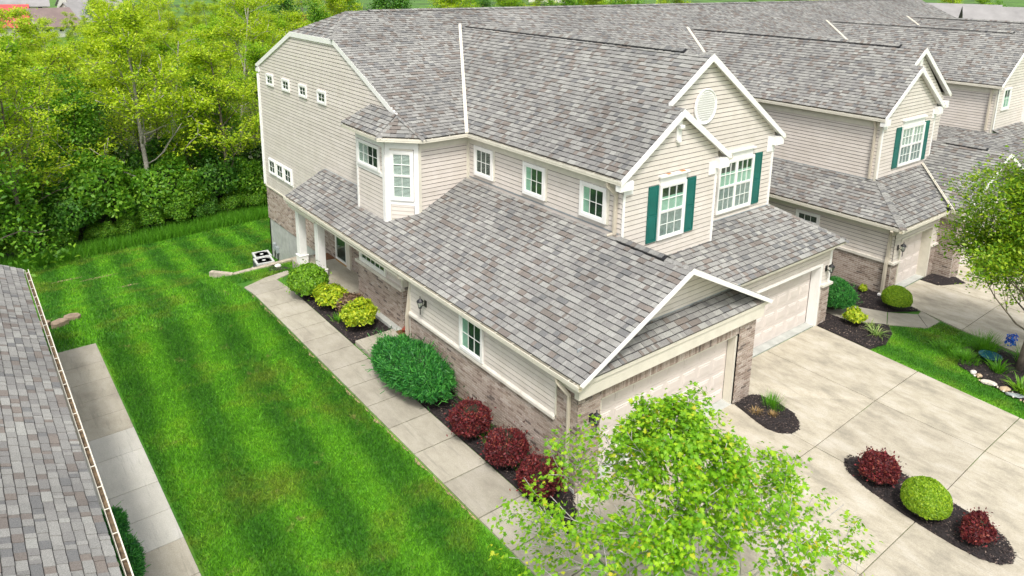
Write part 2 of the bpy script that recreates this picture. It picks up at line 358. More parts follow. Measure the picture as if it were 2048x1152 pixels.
def window(house, fr, u0, v0, u1, v1, cols, rows, sashes=1, case=.075, cover=None, mull=1, label=None, name='window', h0=.0):
    """mull = number of units side by side"""
    o = MB()
    def ring(mb, a, b_, c, d, w_, ha, hb):
        mb.fbox(fr, a, b_, c, b_+w_, ha, hb); mb.fbox(fr, a, d-w_, c, d, ha, hb); mb.fbox(fr, a, b_+w_, a+w_, d-w_, ha, hb); mb.fbox(fr, c-w_, b_+w_, c, d-w_, ha, hb)
    ring(o, u0, v0, u1, v1, case, h0, h0+.055)
    U0, V0, U1, V1 = u0+case, v0+case, u1-case, v1-case; W = (U1-U0)/mull; panes = []; mun = MB(); cov = []
    for m_ in range(mull):
        a, c = U0+m_*W+(.02 if m_ else 0), U0+(m_+1)*W-(.02 if m_ < mull-1 else 0)
        if m_: o.fbox(fr, a-.04, V0, a, V1, h0, h0+.05)
        H = (V1-V0)/sashes
        for s_ in range(sashes):
            b_, d = V0+s_*H, V0+(s_+1)*H; hh = h0+.028+.01*(s_ == sashes-1 and sashes > 1); ring(o, a, b_, c, d, .032, h0, hh+.008)
            a2, b2, c2, d2 = a+.032, b_+.032, c-.032, d-.032; pw, ph = (c2-a2)/cols, (d2-b2)/rows
            for i in range(1, cols): mun.fbox(fr, a2+i*pw-.0055, b2, a2+i*pw+.0055, d2, h0+.012, hh+.004)
            for j in range(1, rows): mun.fbox(fr, a2, b2+j*ph-.0055, c2, b2+j*ph+.0055, h0+.0121, hh+.0035)
            for i in range(cols):
                for j in range(rows): panes.append((a2+i*pw, b2+j*ph, a2+(i+1)*pw, b2+(j+1)*ph))
            if cover: cov.append((cover[s_] if isinstance(cover, (list, tuple)) else cover, a2, b2, c2, d2))
    wo = o.build(name, M_white, house)
    if label: wo['label'] = label
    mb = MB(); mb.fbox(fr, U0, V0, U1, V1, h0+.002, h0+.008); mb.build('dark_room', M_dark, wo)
    if mun.v: mun.build('muntin_grid', M_white, wo)
    for a, b_, c, d in panes: q = MB(); q.fbox(fr, a+.003, b_+.003, c-.003, d-.003, h0+.018, h0+.022); q.build('pane', M_glass, wo)
    for kind, a, b_, c, d in cov:
        mb = MB()
        if kind == 'blind':
            v = b_+.01
            while v < d-.02: mb.fbox(fr, a, v, c, v+.022, h0+.009, h0+.014); v += .038
            mb.build('blind', M_blind, wo)
        elif kind == 'half': mb.fbox(fr, a, b_, c, b_+(d-b_)*.6, h0+.009, h0+.013); mb.build('curtain', M_curt, wo)
        elif kind == 'halfblind':
            v = b_+.01; e = a+(c-a)*.45
            while v < d-.02: mb.fbox(fr, a, v, e, v+.02, h0+.009, h0+.014); v += .036
            mb.build('blind', M_blind, wo)
        elif kind == 'screen': mb.fbox(fr, a, b_, c, d, h0+.009, h0+.012); mb.build('screen', M_scr, wo)
        elif kind == 'side': mb.fbox(fr, a, b_, a+(c-a)*.28, d, h0+.009, h0+.012); mb.build('curtain', M_curt, wo)
    return wo
def shutter(house, fr, u0, v0, u1, v1):
    mb = MB(); mb.fbox(fr, u0, v0, u1, v1, .018, .04)
    s = mb.build('shutter', M_teal, house); vm = v0+(v1-v0)*.47
    for a, b_ in ((v0+.06, vm-.03), (vm+.03, v1-.06)):
        mb = MB(); mb.fbox(fr, u0+.05, a, u1-.05, b_, .0395, .05, .018); mb.build('panel', M_teal, s)
    mb = MB()
    for a, b_ in ((v0, v0+.055), (vm-.025, vm+.025), (v1-.055, v1)): mb.fbox(fr, u0, a, u1, b_, .0402, .053)
    for a, b_ in ((u0, u0+.045), (u1-.045, u1)): mb.fbox(fr, a, v0, b_, v1, .0403, .0525)
    mb.build('rail', M_teal, s); return s
def header(house, fr, u0, u1, v0, v1, rust=False):
    mb = MB(); mb.fbox(fr, u0+.03, v0, u1-.03, v1-.05, .0, .05); mb.fbox(fr, u0-.02, v1-.05, u1+.02, v1, 0, .12)
    o = mb.build('window_header', M_white, house)
    if rust:
        mb = MB()
        for a, b_ in rust: mb.fbox(fr, a, v1, b_, v1+.004, .01, .10)
        mb.build('wood_patch', plain('bare_wood', (.62, .24, .07), .8, .2, 20), o, )
def garage_door(house, u0, u1, v0, v1, y, cols):
    fr = fy(y); mb = MB(); H = (v1-v0)/4; W = (u1-u0)/cols; me = None
    for i in range(4): mb.fbox(fr, u0, v0+i*H+.004, u1, v0+(i+1)*H-.004, -.02, 0)
    d = mb.build('garage_door', M_door, house)
    for i in range(4):
        for j in range(cols):
            a, b_ = u0+j*W+.06, v0+i*H+.085
            if me is None:
                q = MB(); f0 = Fr((0, 0, 0), (1, 0, 0), (0, 0, 1)); w_, h_ = W-.12, H-.17
                q.fbox(f0, 0, 0, w_, h_, -.001, .014, .014); q.fbox(f0, .045, .045, w_-.045, h_-.045, .0141, .024, .02); me = bpy.data.meshes.new('panel'); me.from_pydata([tuple(v) for v in q.v], [], q.f); me.materials.append(M_door)
            o = bpy.data.objects.new('panel', me); o.location = fr.p(a, b_, 0); link(o, d)
    return d
def lantern(p, out, label, sc=1.0):
    p = Vector(p); out = Vector(out).normalized(); t = thing('wall_lantern', label, 'wall lamp', p, 'black carriage lanterns on the house walls')
    mb = MB(); sd_ = out.cross(Vector((0, 0, 1))); mb.prism([p+sd_*.05*sc*a+Vector((0, 0, .09*sc*b_)) for a, b_ in ((-1,-1),(1,-1),(1,1),(-1,1))], out*.02); mb.tube([p+out*.02, p+out*.08+Vector((0,0,-.03)), p+out*.15+Vector((0, 0, -.04))], .012); mb.build('bracket', M_black, t)
    c = p+out*.17; mb = MB(); mb.lathe(c, [(.012, -.26*sc), (.012, -.10*sc), (.045*sc, -.08*sc), (.03*sc, -.06*sc)], 8); mb.lathe(c, [(.10*sc, .10*sc), (.085*sc, .13*sc), (.03*sc, .18*sc), (.012, .2*sc), (.012, .25*sc), (.003, .26*sc)], 8)
    for k in range(6): a = k*math.pi/3; mb.tube([c+Vector((math.cos(a)*.045*sc, math.sin(a)*.045*sc, -.07*sc)), c+Vector((math.cos(a)*.08*sc, math.sin(a)*.08*sc, .11*sc))], .006, 4)
    mb.build('cage', M_black, t); mb = MB(); mb.lathe(c, [(.038*sc, -.06*sc), (.07*sc, .1*sc)], 8); mb.build('glass', M_glass, t)
    mb = MB(); mb.lathe(c, [(.012, -.05*sc), (.012, .02), (.003, .04)], 6); mb.build('bulb', M_blind, t); return t

# ------------------------------------------------------------------ terrain
def sm(t): t = min(1, max(0, t)); return t*t*(3-2*t)
GP = [(-1e3, 0), (13, 0), (15, -.22), (17.7, -.95), (21.2, -2.0), (29, -2.95), (45, -4.3), (90, -5.6), (150, -6), (420, -5), (1500, 10)]
def g(x, y):
    for (a, za), (b_, zb) in zip(GP, GP[1:]):
        if y <= b_: z = za+(zb-za)*(y-a)/(b_-a); break
    else: z = 10
    if y < 0: z -= 0
    return z-.12*sm(1-y/.9)*sm((x+.9)/.6)*sm((8-x)/1.5) if not (17.2 < y < 21.2 and x > -2.6) else min(z, -.85-.8*sm((x+2.3)/.5)-.1*(y-17.2))
def gridmesh(name, xs, ys, dz, mat, parent=None, fn=g):
    V = np.array([(x, y, fn(x, y)+dz) for y in ys for x in xs]); nx = len(xs)
    F = np.array([(j*nx+i, j*nx+i+1, (j+1)*nx+i+1, (j+1)*nx+i) for j in range(len(ys)-1) for i in range(nx-1)])
    return mknp(name, V, F, mat, parent)
xs = sorted(set([-900, -500, -250, -120, -60, -40]+[round(-30+.5*i, 2) for i in range(101)]+[-1.75,-1.25,-.75,-.25,.25,.75,24, 30, 40, 60, 100, 180, 300, 500, 900, 1500]))
ys = sorted(set([-300, -100, -50, -30, -20]+[round(-15+.5*i, 2) for i in range(93)]+[-.25,.25,.75,1.25,.12,.37,.62,.88,17.15,17.25,31]))
tag(gridmesh('ground', xs, ys, -.012, M_lawn), 'mown green lawn and ground sloping down behind the houses', kind='structure')
M_mead = plain('meadow', (.07, .17, .015), .9, .35, .06, dirt=(.13, .17, .03))
tag(gridmesh('meadow', [-900, -500, -250, -120, -60]+list(range(-40, 400, 20))+[500, 900, 1500], [31, 34, 38, 45, 60, 75, 90, 120, 150, 200, 300, 420, 700, 1500], -.012, M_mead), 'far green fields beyond the woods', kind='structure')
tag(gridmesh('forest_floor', [-60+2*i for i in range(90)], [29.6+2*i for i in range(36)], .03, M_forest), 'leaf littered floor of the woods', kind='structure')
def slab(name, poly, parent, mat, top=.025, th=.12, gap=.011, bev=.005):
    c = (sum(p[0] for p in poly)/len(poly), sum(p[1] for p in poly)/len(poly)); P = []
    for x, y in poly:
        L = math.hypot(x-c[0], y-c[1]); k = 1-gap*1.2/L; x, y = c[0]+(x-c[0])*k, c[1]+(y-c[1])*k; P.append((x, y, g(x, y)+top))
    mb = MB(); mb.prism(P, (0, 0, -th)); return mb.build(name, mat, parent, bevel=bev)
def paved(name, label, mat_base=M_soil):
    o = MB(); e = thing(name, None, None); e['kind'] = 'structure'; e['label'] = label; return e
wk = paved('sidewalk', 'concrete sidewalk slabs running along the left side of the townhouse')
js = [-9.0, -7.9, -6.8, -5.7, -4.6, -3.5, -2.4, -1.3, -.1, .49, 1.75, 2.71, 3.9, 5.1, 6.3, 7.3, 8.2, 9.16, 10.03, 10.98, 11.96, 13.11, 14.2]
js = [-9+1.05*i for i in range(8)]+[-.55, .49, 1.75, 2.95, 4.1, 5.2, 6.25, 7.25, 8.2, 9.16, 10.03, 10.98, 11.96, 13.11, 14.2]
for a, b_ in zip(js, js[1:]): slab('slab', [(-2.1, a), (-.96, a), (-.96, b_), (-2.1, b_)], wk, M_walk, gap=.017)
slab('slab', [(-2.1, 14.2), (-.96, 14.2), (-.3, 14.55), (-.3, 14.95), (-1.2, 14.72)], wk, M_walk)
w2 = paved('side_path', 'concrete path beside the roof of the neighbouring house, with four paler new slabs')
for a, b_ in zip([-3.5, -2.3, -1.1, .1, 1.2, 2.39, 3.43, 4.38, 5.37, 6.75, 7.7, 8.61, 9.47, 10.4, 11.4], [-2.3, -1.1, .1, 1.2, 2.39, 3.43, 4.38, 5.37, 6.75, 7.7, 8.61, 9.47, 10.4, 11.4, 12.6]):
    slab('slab', [(-8.3, a), (-6.78, a), (-6.78, b_), (-8.3, b_)], w2, M_new if 3.4 <= a < 7.6 else M_walk)
dw = paved('driveway', 'wide stained concrete driveway in front of the two garages')
def xr(y): return 10.93+(y-.9)*.085
X = [-.3, 2.7, 5.5, 8.3]; Y = [.0, -2.2, -4.7, -7.2, -9.7, -12.2]
for i, a in enumerate(X):
    for j in range(len(Y)-1):
        y1, y0 = Y[j], Y[j+1]
        if j == 0 and i == 0: slab('slab', [(.65, .25), (.65, -.02), (-.28, -.02), (-.28, -.4), (-.92, -.92), (-.92, y0), (2.7, y0), (2.7, .25)], dw, M_conc); continue
        x1, x2 = (X[i+1], X[i+1]) if i < 3 else (xr(y1), xr(y0))
        yt = .25 if (j == 0 and i == 1) else y1
        if j == 0 and i == 1: slab('slab', [(2.7, y0), (5.5, y0), (5.5, -.02), (5.42, -.02), (5.42, .25), (2.7, .25)], dw, M_conc); continue
        if j == 0 and i == 2: slab('slab', [(5.5, y0), (8.3, y0), (8.3, .93), (6.12, .93), (6.12, -.02), (5.5, -.02)], dw, M_conc); continue
        if j == 0 and i == 3: slab('slab', [(8.3, y0), (x2, y0), (10.92, .93), (8.3, .93)], dw, M_conc); continue
        a = -.92 if i == 0 else a; slab('slab', [(a, y0), (x2, y0), (x1, y1), (a, y1)], dw, M_conc)
slab('apron', [(6.1, .955), (10.9, .955), (10.9, 1.25), (6.1, 1.25)], dw, M_found, .03)
slab('apron', [(.66, .0), (5.41, .0), (5.41, .3), (.66, .3)], dw, M_found, .033)
p3 = paved('garden_path', 'short bent concrete path between the mulch beds of the further unit')
for P in ([(11.9, 3.0), (12.9, 3.0), (13.2, .9), (13.65, .03), (12.79, -.36), (12.0, .4)], [(13.65, .03), (12.79, -.36), (13.56, -1.24), (14.29, -.62)], [(14.29, -.62), (13.56, -1.24), (14.34, -1.27), (14.61, -.58)]): slab('slab', P, p3, M_walk)
d3 = paved('far_driveway', 'concrete driveway of the further unit behind the right hand tree')
for P in ([(14.85, .6), (14.61, -.58), (14.28, -1.92), (17.2, -1.92), (17.2, .6)], [(17.2, -.02), (17.2, -1.92), (21.3, -1.92), (21.3, .3), (18.8, .3), (18.8, -.02)], [(21.3, .3), (21.3, -1.92), (25.5, -1.92), (25.5, .3)],
          [(14.28, -1.92), (13.9, -4.6), (17.2, -4.6), (17.2, -1.92)], [(17.2, -1.92), (17.2, -4.6), (25.5, -4.6), (25.5, -1.92)], [(13.9, -4.6), (13.5, -10), (25.5, -10), (25.5, -4.6)]): slab('slab', P, d3, M_conc)
slab('apron', [(15.3, .63), (17.65, .63), (17.65, .93), (15.3, .93)], d3, M_found, .03)

# mulch beds: a low mound and loose chips
CHV = []; CHF = []
def inpoly(x, y, P):
    c = False; n = len(P)
    for i in range(n):
        a, b_ = P[i], P[(i+1) % n]
        if (a[1] > y) != (b_[1] > y) and x < (b_[0]-a[0])*(y-a[1])/(b_[1]-a[1])+a[0]: c = not c
    return c
def bed(label, P, top=.05, dens=900, off=(0, 0)):
    x0, x1, y0, y1 = min(p[0] for p in P), max(p[0] for p in P), min(p[1] for p in P), max(p[1] for p in P)
    e = thing('mulch_bed', None, None); e['kind'] = 'structure'; e['label'] = label
    cx, cy = (x0+x1)/2, (y0+y1)/2; n = len(P)
    V = [(x, y, g(x, y)+.004) for x, y in P]+[(cx+(x-cx)*.94, cy+(y-cy)*.94, g(x, y)+top) for x, y in P]
    mk('mound', V, [tuple(range(n, 2*n))]+[(i, (i+1) % n, (i+1) % n+n, i+n) for i in range(n)], M_mulchbase, e)
    cnt = int((x1-x0)*(y1-y0)*dens); V = []; F = []
    for _ in range(cnt):
        x, y = random.uniform(x0, x1), random.uniform(y0, y1)
        if not inpoly(x, y, P): continue
        L, Wd = random.uniform(.012, .034), random.uniform(.006, .013); a = random.uniform(0, 6.3); t = random.uniform(-.6, .6); z = g(x, y)+top+random.uniform(-.004, .02)
        if not inpoly(x+.05, y, P) or not inpoly(x-.05, y, P) or not inpoly(x, y+.05, P) or not inpoly(x, y-.05, P): z -= top*.4
        u = Vector((math.cos(a), math.sin(a), t*.5))*L; v = Vector((-math.sin(a), math.cos(a), t))*Wd; c = Vector((x, y, z)); k = len(V)
        V += [c-u-v, c+u-v*.6, c+u*.8+v, c-u*.9+v]; F.append((k, k+1, k+2, k+3))
    tag(mk('mulch_chips', V, F, M_mulch, e), kind='stuff'); return e
bed('dark mulch bed under the red shrubs along the brick garage wall', [(-.95, -.9), (-.95, 7.2), (-.02, 7.2), (-.02, -.05), (-.3, -.4)])
bed('dark mulch bed with yellow shrubs between the sidewalk and the porch', [(-.95, 8.28), (.5, 8.28), (.5, 9.0), (0, 9.6), (-.02, 13.4), (-.4, 13.6), (-.8, 13), (-.95, 12.0)])
bed('sliver of mulch with a white stone beside the porch step', [(-.25, 15.1), (-.1, 15.1), (.0, 16.4), (-.1, 17.2), (-.35, 16.6), (-.7, 15.7)], .03)
bed('small rounded mulch island at the brick pier between the garages', [(5.44, -.03), (6.14, -.03), (6.30, -.2), (6.38, -.7), (6.3, -1.2), (6.05, -1.5), (5.8, -1.64), (5.5, -1.62), (5.27, -1.42), (5.18, -1.15), (5.24, -.8), (5.36, -.35)], .07)
bed('long mulch island with two red shrubs and a round lime shrub', [(5.54, -2.85), (5.8, -2.85), (6.05, -3.13), (6.18, -3.58), (6.14, -4.1), (6.05, -5.0), (5.97, -5.6), (5.82, -6.0), (5.5, -6.27), (5.2, -6.3), (4.98, -6.17), (4.85, -5.9), (4.81, -5.5), (4.83, -5.05), (4.9, -4.4), (5.05, -3.6), (5.25, -3.1)], .07)
bed('mulch bed right of the second garage pier', [(10.95, .93), (10.83, -.8), (11.5, -.95), (12.3, -.75), (12.75, -.42), (12.0, .35), (11.9, 3.0), (11.42, 3.0), (11.42, .94)])
bed('mulch bed along the brick wall of the further unit', [(13.68, .05), (14.6, -.55), (14.86, .58), (14.83, 5.5), (12.95, 5.5), (12.93, 3.0), (13.22, .92)])
bed('mulch bed in front of the far brick pier', [(17.2, .6), (17.25, -.1), (18.2, -.55), (18.5, -.1), (18.2, .2), (18.1, .6)], .05, 400)
bed('planting bed with edging stones at the right', [(11.95, -2.7), (11.7, -3.3), (11.45, -4.0), (11.35, -4.7), (11.2, -6.5), (13.2, -6.5), (13.8, -4.6), (13.9, -2.9), (13.2, -2.4)], .05, 500)

# ------------------------------------------------------------------ the townhouse row
H = thing('townhouse_row', 'long two storey townhouse row with beige siding, brick base, grey shingle roofs and green shutters', 'townhouse', (0, 0, 0))
SH = Pool('shingle', 'shingle_field', M_sh, H); BR = Pool('brick', 'brickwork', M_brick, H); SB = Pool('siding_board', 'siding', M_sid, H, 330)
zg = lambda x, y: 2.577+.504*(x+.225)                # lower left slope over porch and garage
# -- lower storey roofs
r1, _ = roof(H, SH, plane(zg, [(-.225,-.256),(-.225,14.99),(1.32,14.99),(1.32,11.1),(.76,11.1),(.76,9.26),(1.435,8.49),(3.07,8.49),(3.07,-.256)]), (0, 1, 0), label='lower roof slope over the porch and the left garage')
def garage_roof(dx):
    zr = lambda x, y: 4.237-.504*(x-dx-3.07)
    a, _ = roof(H, SH, plane(zr, [(dx+3.07,-.256),(dx+6.365,-.256),(dx+6.365,2.2),(dx+3.07,2.2)]), (0, 1, 0))
    zp = lambda x, y: 2.577+.5*(y+.246)
    b_, _ = roof(H, SH, plane(zp, [(dx-.12,-.246),(dx+6.26,-.246),(dx+5.75,.4),(dx+.6,.4)]), (1, 0, 0), label='narrow shingled skirt above the garage door')
    ridge_line(SH, a, H, (dx+3.07, -.27, 4.237), (dx+3.07, 2.0, 4.237), (-1, 0, -.504), (1, 0, -.504), (.75, 2.2))
    fr = fy(.4); w_ = wall(H, fr, [(dx+.4, 2.85), (dx+5.9, 2.85), (dx+3.07, 4.15)], M_sid); siding(SB, w_, fr, [(dx+.4, 2.88), (dx+5.9, 2.88), (dx+3.07, 4.13)], 2.88)
    mb = MB()
    for s_ in (-1, 1):   # rake boards and soffit boards
        p, q = Vector((dx+3.07, -.275, 4.237)), Vector((dx+3.07+s_*3.28, -.275, 2.584))
        mb.prism([p+Vector((0, 0, .012)), q+Vector((0, 0, .012)), q+Vector((-s_*.07, 0, -.06)), p+Vector((0, 0, -.13))], (0, .024, 0))
        mb.prism([p+Vector((0, .024, -.09)), q+Vector((-s_*.16, .024, -.0)), q+Vector((-s_*.16, .024, -.03)), p+Vector((0, .024, -.12))], (0, .64, 0))
    mb.build('rake_board', M_white, H)
    mb = MB(); mb.box(dx+.3, .375, 2.86, dx+5.85, .398, 2.93); mb.build('flashing', M_ac, H)
    mb = MB(); mb.box(dx-.1, -.135, 2.16, dx+6.2, -.002, 2.44); mb.build('frieze_board', M_cream, H)
    gutter(H, (dx-.235, -.256, 2.572), (dx+6.38, -.256, 2.572), (0, -1, 0)) if 0 else gutter(H, (dx-.235, -.145, 2.572), (dx+6.38, -.145, 2.572), (0, -1, 0))
    # brick front
    fr = fy(0)
    for P in ([(dx, -.2), (dx+.652, -.2), (dx+.652, 2.16), (dx, 2.16)], [(dx+5.418, -.2), (dx+6.1, -.2), (dx+6.1, 2.16), (dx+5.418, 2.16)], [(dx+.652, 1.87), (dx+5.418, 1.87), (dx+5.418, 2.16), (dx+.652, 2.16)]):
        w_ = wall(H, fr, P, M_mortar, th=.2)
        if P[0][1] < 0: bricks(BR, w_, fr, P, -.2)
        else:
            bricks(BR, w_, fr, [(P[0][0]-.0, 1.87), (P[1][0], 1.87), (P[1][0], 2.08), (P[0][0], 2.08)], 1.87, True, .014); bricks(BR, w_, fr, [(P[0][0], 2.09), (P[1][0], 2.09), (P[1][0], 2.16), (P[0][0], 2.16)], 2.09)
    f2 = Fr((dx+5.418, 0, 0), (0, -1, 0), (0, 0, 1)); w_ = wall(H, f2, [(-.27, -.2), (0, -.2), (0, 1.87), (-.27, 1.87)], M_cream, 'door_jamb', .05)
    mb = MB(); mb.box(dx+5.35, .03, -.2, dx+5.412, .25, 1.83); mb.box(dx+.66, .03, -.2, dx+.72, .25, 1.83); mb.box(dx+.66, .03, 1.80, dx+5.41, .25, 1.868); mb.build('door_jamb', M_cream, H)
    garage_door(H, dx+.72, dx+5.35, -.14, 1.80, .262, 8)
garage_roof(0); garage_roof(18.2)
gutter(H, (-.225+.11-.11, -.256, 2.572), (-.225, 15.02, 2.572), (-1, 0, 0))
def zg2(x, y): return 2.763+.416*(y-.65)
r2, _ = roof(H, SH, plane(zg2, [(5.6, .55), (11.55, .55), (10.31, 2.603), (4.2, 2.603)]), (1, 0, 0), label='shingled slope over the second garage')
gutter(H, (6.2, .66, 2.745), (11.62, .66, 2.745), (0, -1, 0))
z_h = lambda x, y: 2.763+.68*(11.55-x)
roof(H, SH, plane(z_h, [(11.55, .55), (11.55, 8), (10.33, 8), (10.33, 2.603)]), (0, 1, 0))
ridge_line(SH, r2, H, (11.55, .55, 2.73), (10.31, 2.60, 3.60), (-.9, -.45, -.3), (.8, .3, -.55))
mb = MB(); mb.box(6.1, .87, 2.42, 11.4, .945, 2.64); mb.build('frieze_board', M_cream, H)
# garage 2 front
fr = fy(.951)
for P in ([(6.1, 1.98), (10.92, 1.98), (10.92, 2.44), (6.1, 2.44)], [(10.92, 1.36), (11.39, 1.36), (11.39, 2.44), (10.92, 2.44)]): w_ = wall(H, fr, P, M_sid); siding(SB, w_, fr, P)
P = [(10.93, -.1), (11.39, -.1), (11.39, 1.29), (10.93, 1.29)]; w_ = wall(H, Fr((0, .90, 0), (1, 0, 0), (0, 0, 1)), P, M_mortar, 'brick_pier', .3); bricks(BR, w_, Fr((0, .90, 0), (1, 0, 0), (0, 0, 1)), P, -.1)
mb = MB(); mb.box(10.88, .82, 1.30, 11.45, 1.1, 1.37); mb.build('coping_stone', M_cope, H)
mb = MB(); mb.box(10.80, .92, -.0, 10.915, 1.2, 2.04); mb.box(6.15, .92, 1.98, 10.80, 1.2, 2.05); mb.box(11.3, .925, 1.38, 11.41, .96, 2.42); mb.build('door_jamb', M_white, H)
garage_door(H, 6.1, 10.80, .035, 1.98, 1.217, 8)
mb = MB(); mb.box(11.36, .97, -.2, 11.4, 8, 2.5); mb.build('wall', M_sid, H)
mb = MB(); mb.box(6.06, .02, -.3, 6.1, .96, 2.5); mb.build('wall', M_sid, H)
# left garage side wall
fr = fx(0)
P = YZ([(6.62, -.1), (0, -.1), (0, 1.30), (6.62, 1.30)]); w_ = wall(H, fr, P, M_mortar); bricks(BR, w_, fr, P, -.1)
P = YZ([(.64, 1.3), (0, 1.3), (0, 2.2), (.64, 2.2)]); w_ = wall(H, fr, P, M_mortar); bricks(BR, w_, fr, P, 1.3-.0)
P = YZ([(6.62, 1.36), (.64, 1.36), (.64, 2.42), (6.62, 2.42)]); w_ = wall(H, fr, P, M_sid); siding(SB, w_, fr, P, 1.40)
u = .645
while u < 6.6:
    e = min(u+1.13, 6.65); mb = MB(); mb.prism([(-.065, u+.003, 1.30), (.0, u+.003, 1.30), (.0, u+.003, 1.415), (-.03, u+.003, 1.415), (-.065, u+.003, 1.37)], (0, e-u-.006, 0)); mb.build('coping_stone', M_cope, H, bevel=.006); u = e
mb = MB(); mb.box(-.03, .0, -.5, -.004, 6.62, -.02); mb.build('foundation', M_found, H)
mb = MB(); mb.box(-.03, .02, 2.2, -.004, .66, 2.44); mb.box(-.035, .66, 2.36, -.022, 6.62, 2.46); mb.box(-.03, .62, 1.41, -.005, .66, 2.2); mb.box(-.028, 6.58, 1.41, 0, 6.63, 2.4); mb.build('corner_board', M_cream, H)
window(H, fr, -4.17, 1.42, -3.2, 2.38, 3, 2, cover='side', h0=.02, label='garage side window just above the brick')
# porch soffit and ceiling
mb = MB(); mb.box(-.2, 6.64, 2.34, 1.31, 14.95, 2.40); mb.box(-.21, 6.65, 2.12, -.05, 14.98, 2.339) if 0 else None; mb.build('porch_ceiling', M_cream, H)
mb = MB(); mb.box(-.12, 12.7, 2.2, -.02, 14.95, 2.335); mb.build('porch_beam', M_cream, H)
# entry recess
mb = MB(); mb.box(.0, 6.62, -.2, 1.4, 6.72, 2.4); mb.build('wall', M_sid, H)
fr = fx(.75); w_ = wall(H, fr, YZ([(8.05, 0), (6.7, 0), (6.7, 2.35), (8.05, 2.35)]), M_cream)
window(H, fr, -7.62, .2, -7.3, 2.2, 1, 5, case=.05, h0=.0, label='slim sidelight beside the recessed front door', name='sidelight')
mb = MB(); mb.fbox(fr, -7.25, .14, -6.75, 2.2, .0, .04); mb.build('front_door', M_white, H); mb = MB(); mb.fbox(fr, -7.92, .12, -7.66, 2.3, .0, .07); mb.build('pilaster', M_white, H)
# brick bump with slim window
fr = fx(.5); P = YZ([(10.8, .12), (7.95, .12), (7.95, 1.37), (10.8, 1.37)]); w_ = wall(H, fr, P, M_mortar, th=.5); bricks(BR, w_, fr, P, .15)
f3 = fy(7.94); P = [(.5, .12), (.75, .12), (.75, 1.37), (.5, 1.37)]; w_ = wall(H, f3, P, M_mortar, th=.01); bricks(BR, w_, f3, P, .15)
for u0_, u1_ in ((7.9, 9.35), (9.355, 10.85)): mb = MB(); mb.box(.42, u0_, 1.37, .56, u1_, 1.455); mb.build('coping_stone', M_cope, H, bevel=.006)
mb = MB(); mb.box(.3, 8.0, -.3, .498, 10.85, .15); mb.build('foundation', M_found, H)
fr = fx(.56); P = YZ([(10.8, 1.455), (7.97, 1.455), (7.97, 2.35), (10.8, 2.35)]); w_ = wall(H, fr, P, M_sid, th=.4); siding(SB, w_, fr, P)
window(H, fr, -10.65, 1.46, -8.95, 1.9, 5, 1, case=.085, h0=.02, label='long slim five pane window under the eave by the entry')
mb = MB(); mb.box(.52, 7.945, 1.456, 1.0, 7.968, 2.34); mb.fbox(fr, -8.05, 1.455, -7.95, 2.34, .0, .04); mb.fbox(fr, -8.93, 1.9, -8.06, 2.2, .021, .03); mb.build('corner_board', M_cream, H)
# main left wall
fr = fx(1.324)
P = YZ([(21.236, -.24), (21.236, 1.23), (14.98, 1.23), (14.98, 2.34), (10.8, 2.34), (10.8, -.24)]); w_ = wall(H, fr, P, M_mortar); bricks(BR, w_, fr, P, -.24)
P = YZ([(21.236, 1.27), (15.02, 1.27), (15.02, 2.9), (8.6, 2.9), (8.6, 5.86), (13.67, 8.02), (17.45, 8.02), (21.236, 6.44)]); w_ = wall(H, fr, P, M_sid); siding(SB, w_, fr, P, 1.27)
mb = MB(); mb.box(1.34, 14.6, -4, 1.6, 21.23, -.245); mb.build('foundation', M_found, H)
mb = MB()
for yy in (15.6, 16.5, 17.3, 18.1, 19.0, 19.9, 20.6): mb.box(1.336, yy, -4, 1.3399, yy+.012, -.25)
mb.build('form_seam', M_scr, H)
mb = MB(); mb.box(1.28, 15.0, 1.21, 1.322, 21.25, 1.265); mb.build('ledge_trim', M_cream, H)
mb = MB(); mb.box(1.29, 21.18, 1.27, 1.33, 21.25, 6.3); mb.build('corner_board', M_white, H)
downspout(H, [(1.28, 21.30, 6.1), (1.28, 21.30, 1.3)], .07, .05, M_white)
for a, b_ in ((20.27, 19.52), (18.57, 17.82), (16.88, 16.17), (15.2, 14.48)):
    window(H, fr, -a, 5.77, -b_, 6.24, 2, 2, case=.07, h0=.02, label='small square window high on the left gable wall')
mb = MB(); mb.fbox(fr, -20.68, 1.9, -18.03, 2.64, .02, .035); mb.build('window_surround', M_white, H)
for k in range(3): window(H, fr, -20.6+k*.87, 1.96, -19.88+k*.87, 2.58, 2, 2, case=.05, h0=.036, label='small window in the row of three low on the left wall')
# sliding porch door
mb = MB(); mb.fbox(fr, -14.25, .14, -13.28, .22, 0, .05); mb.fbox(fr, -14.25, .22, -14.15, 2.2, 0, .05); mb.fbox(fr, -13.40, .22, -13.28, 2.2, 0, .05); mb.fbox(fr, -14.25, 2.1, -13.28, 2.2, .0001, .051)
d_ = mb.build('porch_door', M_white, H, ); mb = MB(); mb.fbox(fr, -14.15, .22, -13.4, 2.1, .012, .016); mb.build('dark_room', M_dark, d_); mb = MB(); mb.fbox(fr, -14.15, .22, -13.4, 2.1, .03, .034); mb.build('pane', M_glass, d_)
mb = MB(); mb.fbox(fr, -14.22, .1, -13.3, .138, 0, .07); mb.build('threshold', M_gold, d_)
mb = MB(); mb.fbox(fr, -13.26, .1, -12.98, 2.3, 0, .09); mb.build('pilaster', M_cream, H)
